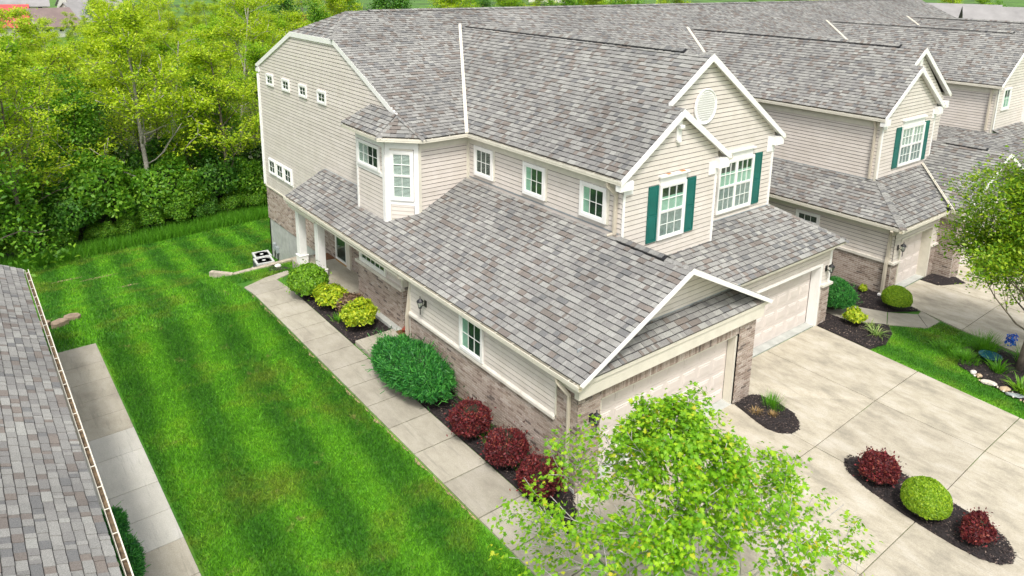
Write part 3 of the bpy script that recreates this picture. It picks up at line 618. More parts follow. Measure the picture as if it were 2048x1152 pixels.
# porch slab, stoop, columns
e_ = thing('porch_slab', None, None); e_['kind'] = 'structure'; e_['label'] = 'concrete porch floor and entry stoop'
mb = MB(); mb.box(-.02, 9.62, -.6, .3, 10.86, .10); mb.box(-.02, 10.86, -.6, 1.32, 15.15, .1); mb.build('porch_floor', M_walk, e_, bevel=.01)
mb = MB(); mb.box(-.92, 7.18, -.2, .75, 8.22, .12); mb.build('stoop', M_walk, e_, bevel=.012)
def column(x, y):
    mb = MB(); mb.box(x-.16, y-.17, .1, x+.16, y+.17, .42); mb.box(x-.18, y-.19, .40, x+.18, y+.19, .44)
    for a in (-1, 1): pass
    mb.box(x-.13, y-.14, .44, x+.13, y+.14, 2.2); return mb.build('porch_column', M_white, H, bevel=.008)
column(.17, 14.62); column(.17, 12.98)
# upper walls around the bay
def ridge3(x, y): return 0
fr = fx(3.2); P = YZ([(8.49, 4.0), (2.049, 4.0), (2.049, 5.62), (8.49, 5.62)]); w_ = wall(H, fr, P, M_sid); siding(SB, w_, fr, P, 4.19)
mb = MB(); mb.fbox(fr, -8.47, 5.36, -2.08, 5.6, .02, .045); mb.fbox(fr, -8.47, 4.19, -8.41, 5.36, .0, .04)
for c in (7.635, 5.285, 2.98): mb.fbox(fr, -c-.53, 4.42, -c+.53, 5.36, .019, .032)
mb.build('frieze_board', M_cream, H)
for a, b_, cv in ((8.12, 7.15, 'screen'), (5.77, 4.8, 'side'), (3.47, 2.5, 'side')): window(H, fr, -a+.02, 4.44, -b_-.02, 5.35, 3, 2, case=.09, h0=.03, cover=cv if cv != 'screen' else None, label={8.12: 'upper side window nearest the bay', 5.77: 'middle one of three upper side windows', 3.47: 'upper side window nearest the front gable'}[a])
fr = fy(8.49); P = [(1.435, 3.2), (3.2, 3.2), (3.2, 5.62), (1.435, 5.62)]; w_ = wall(H, fr, P, M_sid); siding(SB, w_, fr, P, 3.25)
mb = MB(); mb.fbox(fr, 1.44, 5.36, 3.17, 5.6, .021, .045); mb.fbox(fr, 1.42, 3.3, 1.5, 5.36, .0, .04); mb.fbox(fr, 3.12, 4.1, 3.17, 5.36, .0, .035); mb.build('frieze_board', M_cream, H)
A, B = Vector((.76, 9.26, 0)), Vector((1.435, 8.49, 0)); fd = Fr(A, B-A, (0, 0, 1)); Ld = (B-A).length
P = [(0, 2.9), (Ld, 3.0), (Ld, 5.62), (0, 5.62)]; w_ = wall(H, fd, P, M_cream); siding(SB, w_, fd, [(.16, 3.2), (Ld-.16, 3.2), (Ld-.16, 3.64), (.16, 3.64)])
window(H, fd, .15, 3.78, Ld-.15, 5.3, 2, 2, 2, case=.08, cover='blind', h0=.01, label='tall double hung window with white blinds in the angled face of the bay', name='bay_window')
mb = MB(); mb.fbox(fd, 0, 5.36, Ld, 5.6, .0, .03); mb.fbox(fd, 0, 2.9, .14, 5.36, 0, .03); mb.fbox(fd, Ld-.14, 3.1, Ld, 5.36, 0, .03); mb.fbox(fd, .14, 3.64, Ld-.14, 3.76, 0, .025); mb.build('corner_board', M_white, H)
fr = fx(.76); P = YZ([(11.1, 2.9), (9.26, 2.9), (9.26, 5.62), (11.1, 5.62)]); w_ = wall(H, fr, P, M_sid); siding(SB, w_, fr, P, 3.0)
mb = MB(); mb.fbox(fr, -11.1, 5.36, -9.26, 5.6, .02, .045); mb.fbox(fr, -11.1, 3.0, -11.02, 5.36, .0, .04); mb.fbox(fr, -9.4, 3.0, -9.26, 5.36, 0, .04); mb.fbox(fr, -11.02, 4.42, -9.4, 4.54, 0, .035); mb.build('frieze_board', M_white, H)
window(H, fr, -11.0, 4.54, -9.56, 5.34, 4, 2, case=.08, cover='halfblind', h0=.02, label='wide window in the left face of the bay')
mb = MB(); mb.box(.76, 11.0, 2.9, 1.33, 11.1, 5.6); mb.build('wall', M_sid, H)
# upper roofs
zm = lambda x, y: 5.716+.444*(y-8.227)
mf, _ = roof(H, SH, plane(zm, [(1.43, 8.2), (48.3, 8.2), (48.3, 15.48), (2.602, 15.48), (1.27, 13.67), (1.27, 9.45)]), (1, 0, 0), label='long front slope of the main roof')
hz = lambda x, y: 8.916-.61*(2.602-x)
hp, _ = roof(H, SH, plane(hz, [(1.27, 13.67), (1.27, 17.45), (2.602, 15.48)]), (0, 1, 0), label='clipped gable end of the main roof')
zb = lambda x, y: 8.916-.407*(y-15.48)
tagb = MB(); Pb = [Vector(p) for p in plane(zb, [(1.27, 17.45), (1.27, 21.45), (48.3, 21.45), (48.3, 15.48), (2.602, 15.48)])]; tagb.prism([p+Vector((0,0,-.002)) for p in Pb], (0, 0, -.1)); tagb.build('roof', M_sh, H)
c1, c2, c3, c4, ap = (.49, 11.6, 5.72), (.45, 9.12, 5.716), (1.43, 8.2, 5.704), (1.27, 11.05, 6.33), (1.25, 9.40, 6.237)
b1, _ = roof(H, SH, [c2, c1, c4, ap], (0, 1, 0), label='left facet of the bay roof'); b2, _ = roof(H, SH, [c2, c3, ap], (.98, -.92, 0), label='front facet of the bay roof')
roof(H, SH, [c1, (1.33, 11.6, 5.72), c4], (1, 0, 0))
ridge_line(SH, b1, H, c2, ap, (-1, .3, -.6), (.3, -1, -.5)); ridge_line(SH, b2, H, c3, ap, (-.6, -.9, -.4), (.7, -.6, -.4)); ridge_line(SH, b1, H, c1, c4, (-.5, -.8, -.4), (.5, .8, -.5))
ridge_line(SH, mf, H, (2.602, 15.48, 8.916), (48.3, 15.48, 8.916), (0, -1, -.444), (0, 1, -.407), (.9, 45)); ridge_line(SH, hp, H, (1.27, 13.67, 8.12), (2.602, 15.48, 8.916), (-1, .3, -.5), (.3, -1, -.4))
gutter(H, c1, c2, (-1, 0, 0)); gutter(H, (c2[0]-.02, c2[1], 5.716), (c3[0], c3[1]-.02, 5.71), (-.7, -.72, 0)); gutter(H, (1.42, 8.2, 5.71), (2.94, 8.2, 5.71), (0, -1, 0))
ZW = lambda xe: (lambda x, y: 5.716+.698*(x-xe))
def wing(dx, dy, xs_, xb_, zb_, xR_, yf, xsR=None, ysm=None, xe=2.938, yv=14.28, vy=8.2):
    """front wing: ridge at xb_, eave at xe, big gable front at yf; optional small gable in front at ysm ending at xsR, apex xs_"""
    zl = lambda x, y: 5.716+(zb_-5.716)/(xb_-xe)*(x-xe); zr = lambda x, y: zb_-.69*(x-xb_)
    pol = [(xe, ysm if xs_ else yf), (xe, vy), (xb_, yv), (xb_, yf)]+([(xs_, yf), (xs_, ysm)] if xs_ else [])
    a, _ = roof(H, SH, plane(zl, pol), (0, 1, 0), label='steep left slope of an upper wing roof')
    roof(H, SH, plane(zr, [(xb_, yf), (xR_, yf), (xR_, vy), (xb_, yv)]), (0, 1, 0))
    ridge_line(SH, a, H, (xb_, yf-.02, zb_), (xb_, yv+.1, zb_), (-1, 0, -.7), (1, 0, -.7), (.9, yv-yf-.5))
    mb = MB()
    def rake(x0, z0, x1, z1, y, hgt=.16):
        d = Vector((x1-x0, 0, z1-z0)).normalized(); p, q = Vector((x0, y-.03, z0+.014)), Vector((x1, y-.03, z1+.014))
        mb.prism([p, q, q+Vector((0, 0, -hgt)), p+Vector((0, 0, -hgt-.04))], (0, .028, 0)); mb.prism([p+Vector((0, .028, -.09)), q+Vector((0, .028, -.09)), q+Vector((0, .028, -.12)), p+Vector((0, .028, -.12))], (0, .16, 0))
    if xs_: zs = zl(xs_, 0); rake(xb_, zb_, xs_+.05, zl(xs_+.05, 0), yf); rake(xs_, zs, xe+.0, 5.716, ysm); rake(xs_, zs, xsR, zs-.69*(xsR-xs_), ysm)
    else: rake(xb_, zb_, xe, 5.716, yf)
    rake(xb_, zb_, xR_, zr(xR_, 0), yf)
    if xs_:
        c_, _ = roof(H, SH, plane(lambda x, y: zs-.69*(x-xs_), [(xs_, ysm), (xsR, ysm), (xsR, yf+.16), (xs_, yf+.16)]), (0, 1, 0), label='short right slope of the small front gable')
        ridge_line(SH, a, H, (xs_, ysm-.02, zs), (xs_, yf+.12, zs), (-1, 0, -.7), (1, 0, -.7))
        gutter(H, (xsR, ysm-.04, zs-.69*(xsR-xs_)), (xsR, yf+.16, zs-.69*(xsR-xs_)), (1, 0, 0))
        mb.box(xe+.0, ysm-.01, 5.44, xe+.45, ysm+.15, 5.66); mb.box(xsR-.46, ysm-.01, 5.44, xsR-.04, ysm+.15, 5.72)
    mb.box(xR_-.44, yf-.01, 5.5, xR_-.04, yf+.16, 5.76)
    mb.build('rake_board', M_white, H)
    gutter(H, (xR_, yf-.04, zr(xR_, 0)), (xR_, vy, zr(xR_, 0)), (1, 0, 0))
    # valley metal
    mb = MB(); p, q = Vector((xe, vy, 5.716)), Vector((xb_, yv, zb_)); dm = lambda x, y: 5.716+.444*(y-8.227); off = Vector((0, 0, .036))
    A1 = [p+off, q+off, Vector((q.x-.065, q.y, dm(0, q.y)))+off, Vector((p.x-.065, p.y, 5.706))+off]; A2 = [p+off, q+off, Vector((q.x, q.y-.09, zl(q.x, 0)))+off, Vector((p.x, p.y-.09, 5.716))+off]
    mb.prism(A1, (0, 0, -.02)); mb.prism(A2, (0, 0, -.02)); mb.beam(p+off+Vector((0,0,.004)), q+off+Vector((0,0,.004)), .03, .004, (0, 0, 1), .018); mb.build('valley_flashing', M_cream, H)
    gutter(H, (xe, (ysm if xs_ else yf)-.02, 5.71), (xe, vy-.0, 5.71), (-1, 0, 0))
    return a
wing(0, 0, 5.073, 6.801, 8.41, 10.603, 2.445, 7.16, 1.89)
wing(12.4, 0, 18.35, 19.19, 7.953, 21.95, 2.35, 20.68, 2.03, xe=16.03, yv=13.27)
wing(25, 1, None, 31.70, 7.953, 34.9, 2.75, xe=28.5, yv=13.27); wing(35, 1, None, 41.8, 7.953, 45, 3.4, xe=38.6, yv=13.27)
# front gables
fr = fy(2.049); P = [(3.2, 2.9), (6.794, 2.9), (6.794, 5.92), (5.073, 7.08), (3.2, 5.8)]; w_ = wall(H, fr, P, M_sid); siding(SB, w_, fr, P, 3.2)
mb = MB(); mb.fbox(fr, 3.2, 4.1, 3.28, 5.45, 0, .03); mb.fbox(fr, 6.72, 3.2, 6.80, 5.5, 0, .03); mb.fbox(fr, 3.2, 5.28, 3.52, 5.5, .019, .04); mb.fbox(fr, 6.42, 5.28, 6.80, 5.62, .019, .04); mb.build('corner_board', M_white, H)
mb = MB(); mb.fbox(fr, 4.98, 6.42, 5.16, 6.98, .02, .06); mb.fbox(fr, 5.01, 6.36, 5.13, 6.42, .02, .10); mb.fbox(fr, 4.99, 6.72, 5.15, 6.80, .06, .16); mb.build('gable_bracket', M_white, H)
window(H, fr, 4.48, 3.87, 5.5, 5.33, 3, 2, 2, case=.06, cover=('screen', 'half'), h0=.02, label='front window with green shutters in the small gable')
shutter(H, fr, 4.09, 3.87, 4.45, 5.34); shutter(H, fr, 5.54, 3.87, 5.9, 5.34); header(H, fr, 4.46, 5.52, 5.34, 5.58, [(4.72, 4.86), (5.22, 5.42)])
mb = MB(); mb.box(6.77, 2.06, 3.2, 6.8, 2.62, 5.7); mb.build('wall', M_sid, H)
fr = fy(2.603); P = [(5.0, 3.4), (10.292, 3.4), (10.292, 5.95), (6.801, 8.33), (5.0, 7.08)]; w_ = wall(H, fr, P, M_sid); siding(SB, w_, fr, P, 3.45)
mb = MB(); mb.fbox(fr, 10.21, 3.6, 10.30, 5.5, 0, .03); mb.fbox(fr, 9.92, 5.3, 10.3, 5.78, .019, .04); mb.build('corner_board', M_white, H)
window(H, fr, 7.62, 3.78, 9.28, 5.33, 3, 2, 2, case=.06, mull=2, cover=('screen', 'half'), h0=.02, label='wide double window in the big gable')
shutter(H, fr, 9.34, 3.78, 9.7, 5.35); header(H, fr, 7.7, 9.22, 5.34, 5.6, [(7.66, 7.74)])
mb = MB(); prof = [(.465*math.cos(t*math.pi/16), .465*math.sin(t*math.pi/16)) for t in range(32)]
mb.prism([fr.p(6.79+a*.95, 7.0+b_, .015) for a, b_ in prof], fr.N*.03); v_ = mb.build('gable_vent', M_white, H)
mb = MB(); z = -.36
while z < .37: hw = math.sqrt(max(0, .39**2-z*z))*.95; mb.prism([fr.p(6.79-hw, 7+z, .046), fr.p(6.79+hw, 7+z, .046), fr.p(6.79+hw, 7+z+.035, .06), fr.p(6.79-hw, 7+z+.035, .06)], fr.N*.008); z += .06
mb.build('louvre', M_white, v_)
mb = MB(); mb.tube([fr.p(6.79+a*.98, 7+b_*1.01, .05) for a, b_ in prof]+[fr.p(6.79+prof[0][0]*.98, 7, .05)], .022, 6); mb.build('vent_ring', M_white, v_)
mb = MB(); mb.box(10.27, 2.62, 3.3, 10.3, 8.2, 5.9); mb.build('wall', M_sid, H)
# -- further units
def unit(x0, yf, wd, label, second=True, lowx=None):
    f_ = fx(x0); P = YZ([(8.3, 3.1), (yf, 3.1), (yf, 5.62), (8.3, 5.62)]); a = wall(H, f_, P, M_sid); siding(SB, a, f_, P, 3.35)
    mb = MB(); mb.fbox(f_, -8.3, 5.34, -yf-.02, 5.6, .021, .045); mb.fbox(f_, -yf-.07, 3.35, -yf, 5.34, 0, .035); mb.build('frieze_board', M_cream, H)
    return a
unit(16.294, 2.195, 4.1, ''); unit(28.8, 2.95, 4, ''); unit(38.9, 3.5, 4, '')
fr = fy(2.195); P = [(16.294, 3.2), (20.41, 3.2), (20.41, 5.85), (18.35, 7.25), (16.294, 5.8)]; w_ = wall(H, fr, P, M_sid); siding(SB, w_, fr, P, 3.4)
mb = MB(); mb.fbox(fr, 16.29, 3.4, 16.37, 5.45, 0, .03); mb.fbox(fr, 20.34, 3.4, 20.42, 5.5, 0, .03); mb.fbox(fr, 16.29, 5.28, 16.6, 5.5, .019, .04); mb.fbox(fr, 20.1, 5.28, 20.42, 5.62, .019, .04); mb.build('corner_board', M_white, H)
window(H, fr, 17.73, 3.74, 19.55, 5.2, 3, 2, 2, case=.06, mull=2, cover=('screen', 'blind'), h0=.02, label='wide double window in the gable of the further unit')
shutter(H, fr, 17.33, 3.73, 17.7, 5.23); shutter(H, fr, 19.58, 3.73, 19.94, 5.23); header(H, fr, 17.75, 19.5, 5.22, 5.48)
fr = fy(2.5); P = [(18.0, 3.4), (21.68, 3.4), (21.68, 5.9), (19.19, 7.85), (18, 7.0)]; w_ = wall(H, fr, P, M_sid); siding(SB, w_, fr, P, 3.4)
mb = MB(); mb.box(20.395, 2.2, 3.2, 20.43, 2.62, 5.7); mb.box(21.66, 2.5, 3.2, 21.70, 8.2, 5.9); mb.build('corner_board', M_white, H)
mb = MB(); mb.fbox(fr, 19.10, 7.2, 19.28, 7.75, .0, .06); mb.fbox(fr, 18.8, 7.1, 19.6, 7.2, .0, .05); mb.build('gable_bracket', M_white, H)
fr = fy(2.95); P = [(28.8, 3.2), (34.6, 3.2), (34.6, 5.6), (31.7, 7.85), (28.8, 5.8)]; w_ = wall(H, fr, P, M_sid); siding(SB, w_, fr, P, 3.4)
mb = MB(); mb.fbox(fr, 28.8, 3.4, 28.92, 5.5, 0, .03); mb.build('corner_board', M_white, H)
window(H, fr, 29.35, 4.5, 30.25, 5.55, 2, 2, case=.1, cover='half', h0=.02, label='small window of the third wing at the right edge')
P = [(32.4, 2.2), (34.6, 2.2), (34.6, 5.6), (32.4, 5.6)]; f_ = fy(2.1); w_ = wall(H, f_, P, M_sid, th=.8); siding(SB, w_, f_, P, 3.4); mb = MB(); mb.box(32.37, 2.09, 2.2, 32.398, 2.94, 5.62); mb.build('corner_board', M_white, H)
fr = fy(3.5); w_ = wall(H, fr, [(38.9, 3.2), (44.7, 3.2), (44.7, 5.6), (41.8, 7.85), (38.9, 5.8)], M_sid)
# lower roofs of the further units
za_ = lambda x, y: 2.546+.5*(x-14.5); zf_ = lambda x, y: 2.546+.5*(y-.27)
r3, _ = roof(H, SH, plane(za_, [(14.5, .27), (14.5, 8.2), (16.29, 8.2), (16.29, 2.06)]), (0, 1, 0), label='lower left slope of the further unit'); r4, _ = roof(H, SH, plane(zf_, [(14.5, .27), (17.75, .27), (19.7, 2.19), (16.29, 2.19), (16.29, 2.06)]), (1, 0, 0), label='lower front slope above the single garage')
ridge_line(SH, r3, H, (14.5, .27, 2.55), (16.25, 2.02, 3.43), (-.8, .5, -.3), (.5, -.8, -.3))
zq = lambda x, y: 2.577+.504*(x-17.975)
roof(H, SH, plane(zq, [(17.975, -.256), (17.975, 8.2), (21.27, 8.2), (21.27, -.256)]), (0, 1, 0), label='left slope of the far garage roof')
roof(H, SH, plane(lambda x, y: 4.237-.504*(x-21.27), [(21.27, 1.5), (21.27, 8.2), (24, 8.2), (24, 1.5)]), (0, 1, 0))
roof(H, SH, plane(lambda x, y: 3.5+.30*(x-28.8), [(22.5, -.5), (22.5, 8.2), (28.8, 8.2), (28.8, -.5)]), (0, 1, 0), label='lower slope between the far units')
roof(H, SH, plane(lambda x, y: 2.6+.38*(y-.2), [(28.8, .2), (38.9, .2), (38.9, 3.5), (28.8, 3.5)]), (1, 0, 0)); roof(H, SH, plane(lambda x, y: 3.5+.30*(x-38.9), [(34.6, -.5), (34.6, 8.2), (38.9, 8.2), (38.9, -.5)]), (0, 1, 0))
mb = MB(); mb.beam((17.8, .1, 2.62), (19.86, 2.15, 3.56), .08, .006, (-.4, -.4, .9), .02); mb.beam((17.8, .1, 2.64), (19.86, 2.15, 3.58), .02, .006, (-.4, -.4, .9), .03); mb.build('valley_flashing', M_cream, H)
gutter(H, (14.5, .26, 2.54), (14.5, 8.2, 2.54), (-1, 0, 0)); gutter(H, (14.39, .27, 2.54), (17.9, .27, 2.54), (0, -1, 0)); gutter(H, (17.975, -.25, 2.572), (17.975, .27, 2.572), (-1, 0, 0))
fr = fx(14.845); P = YZ([(8.2, -.1), (.64, -.1), (.64, 1.15), (8.2, 1.15)]); w_ = wall(H, fr, P, M_mortar); bricks(BR, w_, fr, P, -.1)
P = YZ([(8.2, 1.2), (.64, 1.2), (.64, 2.4), (8.2, 2.4)]); w_ = wall(H, fr, P, M_sid); siding(SB, w_, fr, P, 1.25)
mb = MB(); mb.fbox(fr, -8.2, 1.15, -.6, 1.25, 0, .06); mb.build('coping_stone', M_cope, H, bevel=.006); mb = MB(); mb.fbox(fr, -8.2, 2.2, -.62, 2.4, .021, .04); mb.build('frieze_board', M_cream, H)
window(H, fr, -4.18, 1.72, -3.26, 2.16, 3, 1, case=.08, h0=.02, label='slim three pane window under the eave of the further unit')
fr = fy(.624)
P = [(14.845, -.1), (15.25, -.1), (15.25, 1.15), (14.845, 1.15)]; w_ = wall(H, fr, P, M_mortar, 'brick_pier'); bricks(BR, w_, fr, P, -.1)
P = [(17.69, -.1), (18.2, -.1), (18.2, 1.15), (17.69, 1.15)]; w_ = wall(H, fr, P, M_mortar, 'brick_pier'); bricks(BR, w_, fr, P, -.1)
for a, b_ in ((14.8, 15.3), (17.65, 18.2)): mb = MB(); mb.box(a, .54, 1.155, b_, .8, 1.22); mb.build('coping_stone', M_cope, H)
for P in ([(14.845, 1.2), (15.25, 1.2), (15.25, 2.4), (14.845, 2.4)], [(17.69, 1.2), (18.2, 1.2), (18.2, 2.4), (17.69, 2.4)], [(15.25, 1.98), (17.69, 1.98), (17.69, 2.4), (15.25, 2.4)]): w_ = wall(H, fr, P, M_sid); siding(SB, w_, fr, P)
mb = MB(); mb.box(15.25, .58, 0, 15.32, .9, 1.98); mb.box(17.6, .58, 0, 17.685, .9, 1.98); mb.box(15.32, .58, 1.92, 17.6, .9, 1.98); mb.box(14.8, .56, 2.25, 18.1, .6, 2.43); mb.build('door_jamb', M_cream, H)
garage_door(H, 15.32, 17.6, .02, 1.92, .9, 4)
fr = fx(18.18); P = YZ([(.64, -.1), (.0, -.1), (.0, 2.16), (.64, 2.16)]); w_ = wall(H, fr, P, M_mortar); bricks(BR, w_, fr, P, -.1)
mb = MB(); mb.box(18.15, -.0, 2.17, 18.18, .6, 2.44); mb.build('frieze_board', M_cream, H)
# downspouts
downspout(H, [(-.19, .45, 2.44), (-.19, .42, 2.34), (-.06, .20, 2.1), (-.06, .20, -.05)], label='downspout at the brick corner beside the left garage door')
downspout(H, [(-.17, 6.95, 2.40), (-.17, 6.9, 2.34), (.05, 6.68, 2.26), (-.05, 6.67, 1.55), (-.10, 6.67, 1.25), (-.10, 6.67, .1)], .09, .07, label='downspout beside the recessed entry')
downspout(H, [(2.98, 2.35, 5.6), (3.0, 2.35, 5.48), (3.13, 2.2, 5.28), (3.13, 2.2, 4.28), (3.02, 2.3, 4.22)], .1, .07, label='downspout on the upper side wall by the front gable')
downspout(H, [(6.86, 2.35, 5.6), (6.84, 2.5, 5.4), (6.85, 2.52, 3.6), (6.92, 2.4, 3.5)], .08, .06); downspout(H, [(10.36, 2.8, 5.7), (10.34, 2.7, 5.4), (10.34, 2.7, 3.6)], .07, .05, M_white)
downspout(H, [(14.5, .62, 2.42), (14.6, .66, 2.3), (14.78, .76, 2.2), (14.78, .76, 1.4), (14.73, .76, 1.2), (14.73, .76, .0)], .12, .09, label='wide downspout at the corner of the further unit')
downspout(H, [(16.12, 2.45, 5.6), (16.22, 2.4, 5.4), (16.22, 2.4, 3.5)], .1, .07); downspout(H, [(20.5, 2.3, 5.5), (20.45, 2.3, 3.6), (20.7, 2.1, 3.45)], .08, .06, M_white); downspout(H, [(28.72, 3.2, 5.5), (28.72, 3.2, 3.6)], .12, .08)
# wall flashing line where roofs meet walls
mb = MB(); mb.beam((3.19, 8.45, 4.31), (3.19, 2.1, 4.31), .03, .03); mb.beam((6.8, 2.585, 3.61), (10.25, 2.585, 3.61), .03, .03); mb.beam((16.28, 8, 3.47), (16.28, 2.2, 3.47), .03, .03); mb.beam((1.31, 14.9, 3.38), (1.31, 11.15, 3.38), .03, .03); mb.build('flashing', M_ac, H)
# rake trim of the clipped left gable
mb = MB(); xx = 1.262
L_ = [(9.45, zm(0, 9.45)), (13.67, 8.117), (17.45, 8.117), (21.45, zb(0, 21.45))]
for (ya, za1), (yb, zb1) in zip(L_, L_[1:]): mb.prism([(xx, ya, za1+.01), (xx, yb, zb1+.01), (xx, yb, zb1-.17), (xx, ya, za1-.17)], (.058, 0, 0))
mb.box(xx-.0, 21.1, 6.2, xx+.06, 21.47, 6.42); mb.build('rake_board', M_white, H)
gutter(H, (1.27, 21.45, zb(0, 21.45)), (30, 21.45, zb(0, 21.45)), (0, 1, 0))
mb = MB(); mb.box(1.34, 21.1, -4, 48, 21.23, 6.4); mb.box(48.0, 4, -2, 48.2, 21.2, 5.6); mb.build('wall', M_sid, H)
SH.done(); BR.done(); SB.done()

# ------------------------------------------------------------------ neighbouring house at the left
LB = thing('neighbour_house', 'neighbouring house at the left, only its grey shingled roof edge and gutter in view', 'house', (-12, 6, 0))
S2 = Pool('shingle', 'shingle_field', M_sh, LB)
zl = lambda x, y: 2.50+.5*(-8.17-x)
o, _ = roof(LB, S2, plane(zl, [(-8.17, -9), (-8.17, 12.9), (-12.4, 12.9), (-12.4, -9)]), (0, 1, 0)); S2.done()
gutter(LB, (-8.10, -9, 2.47), (-8.10, 12.95, 2.47), (1, 0, 0), .085, .1, plain('leaf_debris', (.17, .12, .07), .95, .4, 9, dirt=(.05, .03, .02)))
mb = MB(); mb.prism([(-8.17, 12.9, 2.49), (-8.17, 12.9, 2.36), (-12.4, 12.9, 4.45), (-12.4, 12.9, 4.6)], (0, .03, 0)); mb.build('rake_board', M_white, LB)
mb = MB(); mb.box(-12.3, -8.8, -.3, -8.42, 12.7, 2.36); mb.build('wall', M_sid, LB)
mb = MB(); mb.box(-8.42, -8.8, 2.3, -8.2, 12.8, 2.36); mb.build('soffit', M_white, LB)

# ------------------------------------------------------------------ vegetation
def unitv(a): return a/np.maximum(np.linalg.norm(a, axis=-1, keepdims=True), 1e-9)
T_LEAF = (np.array([(-.5, 0, -.04), (-.05, -.27, .05), (.5, 0, -.08), (-.05, .27, .05)]), np.array([(0, 1, 2, 3)]))
T_SPRIG = (np.array([(-.5, -.07, 0), (.5, -.05, .12), (.5, .05, .12), (-.5, .07, 0)]), np.array([(0, 1, 2, 3)]))
_o = [(0,-.02),(.12,-.20),(.36,-.46),(.34,-.20),(.62,-.30),(.58,-.10),(1.0,0),(.58,.10),(.62,.30),(.34,.20),(.36,.46),(.12,.20)]
T_MAPLE = (np.array([(.28, 0, .05)]+[(x, y, -.16*x*x-.35*abs(y)**1.5) for x, y in _o]), np.array([(0, i+1, (i+1) % 12+1) for i in range(12)]))
def leaves(C, Nn, size, T, wob=.5, D=None):
    """leaf meshes: centres C, rough normals Nn, sizes; D = pointing directions"""
    n = len(C); tv, tf = T; Nn = unitv(unitv(Nn)+rng.normal(0, wob, (n, 3)))
    t = rng.normal(0, 1, (n, 3)) if D is None else D+rng.normal(0, .35, (n, 3)); t = unitv(t-Nn*(t*Nn).sum(1, keepdims=True)); b_ = np.cross(Nn, t)
    V = C[:, None]+size[:, None, None]*(tv[None, :, :1]*t[:, None]+tv[None, :, 1:2]*b_[:, None]+tv[None, :, 2:3]*Nn[:, None])
    F = tf[None]+(np.arange(n)*len(tv))[:, None, None]
    return V.reshape(-1, 3), F.reshape(-1, tf.shape[1])
def skeleton(seed, h, r0, base=.25, limbs=12, spread=.5, rise=.6, levels=3, wob=.16, taper=.8, leader=1.0):
    rn = random.Random(seed); B = []; tips = []
    def rv(): return Vector((rn.gauss(0, 1), rn.gauss(0, 1), rn.gauss(0, 1)))
    def branch(p, d, L, r, lev):
        ns = 5 if lev < 2 else 3; pts = [p.copy()]; rad = [r]
        for i in range(ns):
            d = (d+rv()*wob+Vector((0, 0, .07))).normalized(); p = p+d*(L/ns); pts.append(p.copy()); rad.append(r*(1-.75*(i+1)/ns))
        B.append((pts, rad, lev))
        if lev >= levels-1: tips.extend((q, d, lev) for q in pts[1:])
        if lev < levels:
            for k in range(rn.randint(3, 5) if lev < levels-1 else rn.randint(2, 4)):
                t = rn.uniform(.25, 1); i = min(int(t*ns), ns-1); q = pts[i].lerp(pts[i+1], t*ns-i); a = rv(); a = (a-d*a.dot(d)).normalized()
                branch(q, (d*.75+a*.75).normalized(), L*rn.uniform(.4, .62), r*.5*(1-.5*t), lev+1)
    P = [Vector((0, 0, 0))]; Rr = [r0*1.15]; d = Vector((0, 0, 1)); ns = 9
    for i in range(ns): d = (d+rv()*.05+Vector((0, 0, .1))).normalized(); P.append(P[-1]+d*(h*leader/ns)); Rr.append(r0*(1-.88*(i+1)/ns)+.01)
    B.append((P, Rr, 0)); tips.append((P[-1], d, 2))
    for k in range(limbs):
        t = base+(1-base)*(k+rn.random()*.8)/limbs; t = min(t, .97); i = min(int(t*ns), ns-1); q = P[i].lerp(P[i+1], t*ns-i)
        a = k*2.4+rn.uniform(-.5, .5); e = rise+rn.uniform(-.15, .3)+t*.35
        dd = Vector((math.cos(a)*math.cos(e), math.sin(a)*math.cos(e), math.sin(e)))
        branch(q, dd, h*spread*(1.12-t*taper)*rn.uniform(.8, 1.15), max(.012, r0*.42*(1-t*.75)), 1)
    return B, tips
def wood(B, minr=.004, nlev=9):
    mb = MB()
    for pts, rad, lev in B:
        if lev <= nlev: mb.tube(pts, [max(minr, r) for r in rad], 7 if lev == 0 else 4 if lev == 1 else 3)
    me = bpy.data.meshes.new('trunk'); me.from_pydata(mb.v, [], mb.f); me.polygons.foreach_set('use_smooth', [True]*len(me.polygons)); return me
def crownmesh(tips, n, size, spreadr, T, mat, flat=1.0, wob=.6, drop=0, clump=1, dead=.0):
    P = np.array([tuple(t[0]) for t in tips]); Dd = np.array([tuple(t[1]) for t in tips])
    if dead: keep = rng.random(len(P)) > dead; P, Dd = P[keep], Dd[keep]
    i = rng.integers(0, len(P), n); off = rng.normal(0, spreadr, (n, 3)); off[:, 2] *= flat; C = P[i]+off
    up = np.tile((0, 0, 1.), (n, 1))+Dd[i]*.3; sz = size*rng.uniform(.6, 1.3, n); D = None
    if drop: D = unitv(off*(1, 1, 0)+Dd[i]*.3)+np.array((0, 0, -drop))
    V, F = leaves(C, up, sz, T, wob, D); return mknp('crown', V, F, mat, None, False)
def tree(label, loc, tm, cm, bark, scale=1, rot=0, group=None, cat='tree', name='tree', sz=None):
    t = thing(name, label, cat, loc, group, True); t.rotation_euler = (0, 0, rot); t.scale = (scale, scale, (sz or scale))
    for nm, me, mt in (('trunk', tm, bark), ('crown', cm, None)):
        if me is None: continue
        if mt and not me.materials: me.materials.append(mt)
        o = bpy.data.objects.new(nm, me); link(o, t)
    return t
L_lime = leafmat('lime_leaves', [(0, (.26, .42, .008)), (.5, (.42, .59, .014)), (1, (.62, .72, .03))], .5)
L_lime2 = leafmat('spring_leaves', [(0, (.17, .37, .008)), (.5, (.30, .53, .014)), (1, (.50, .68, .03))], .5)
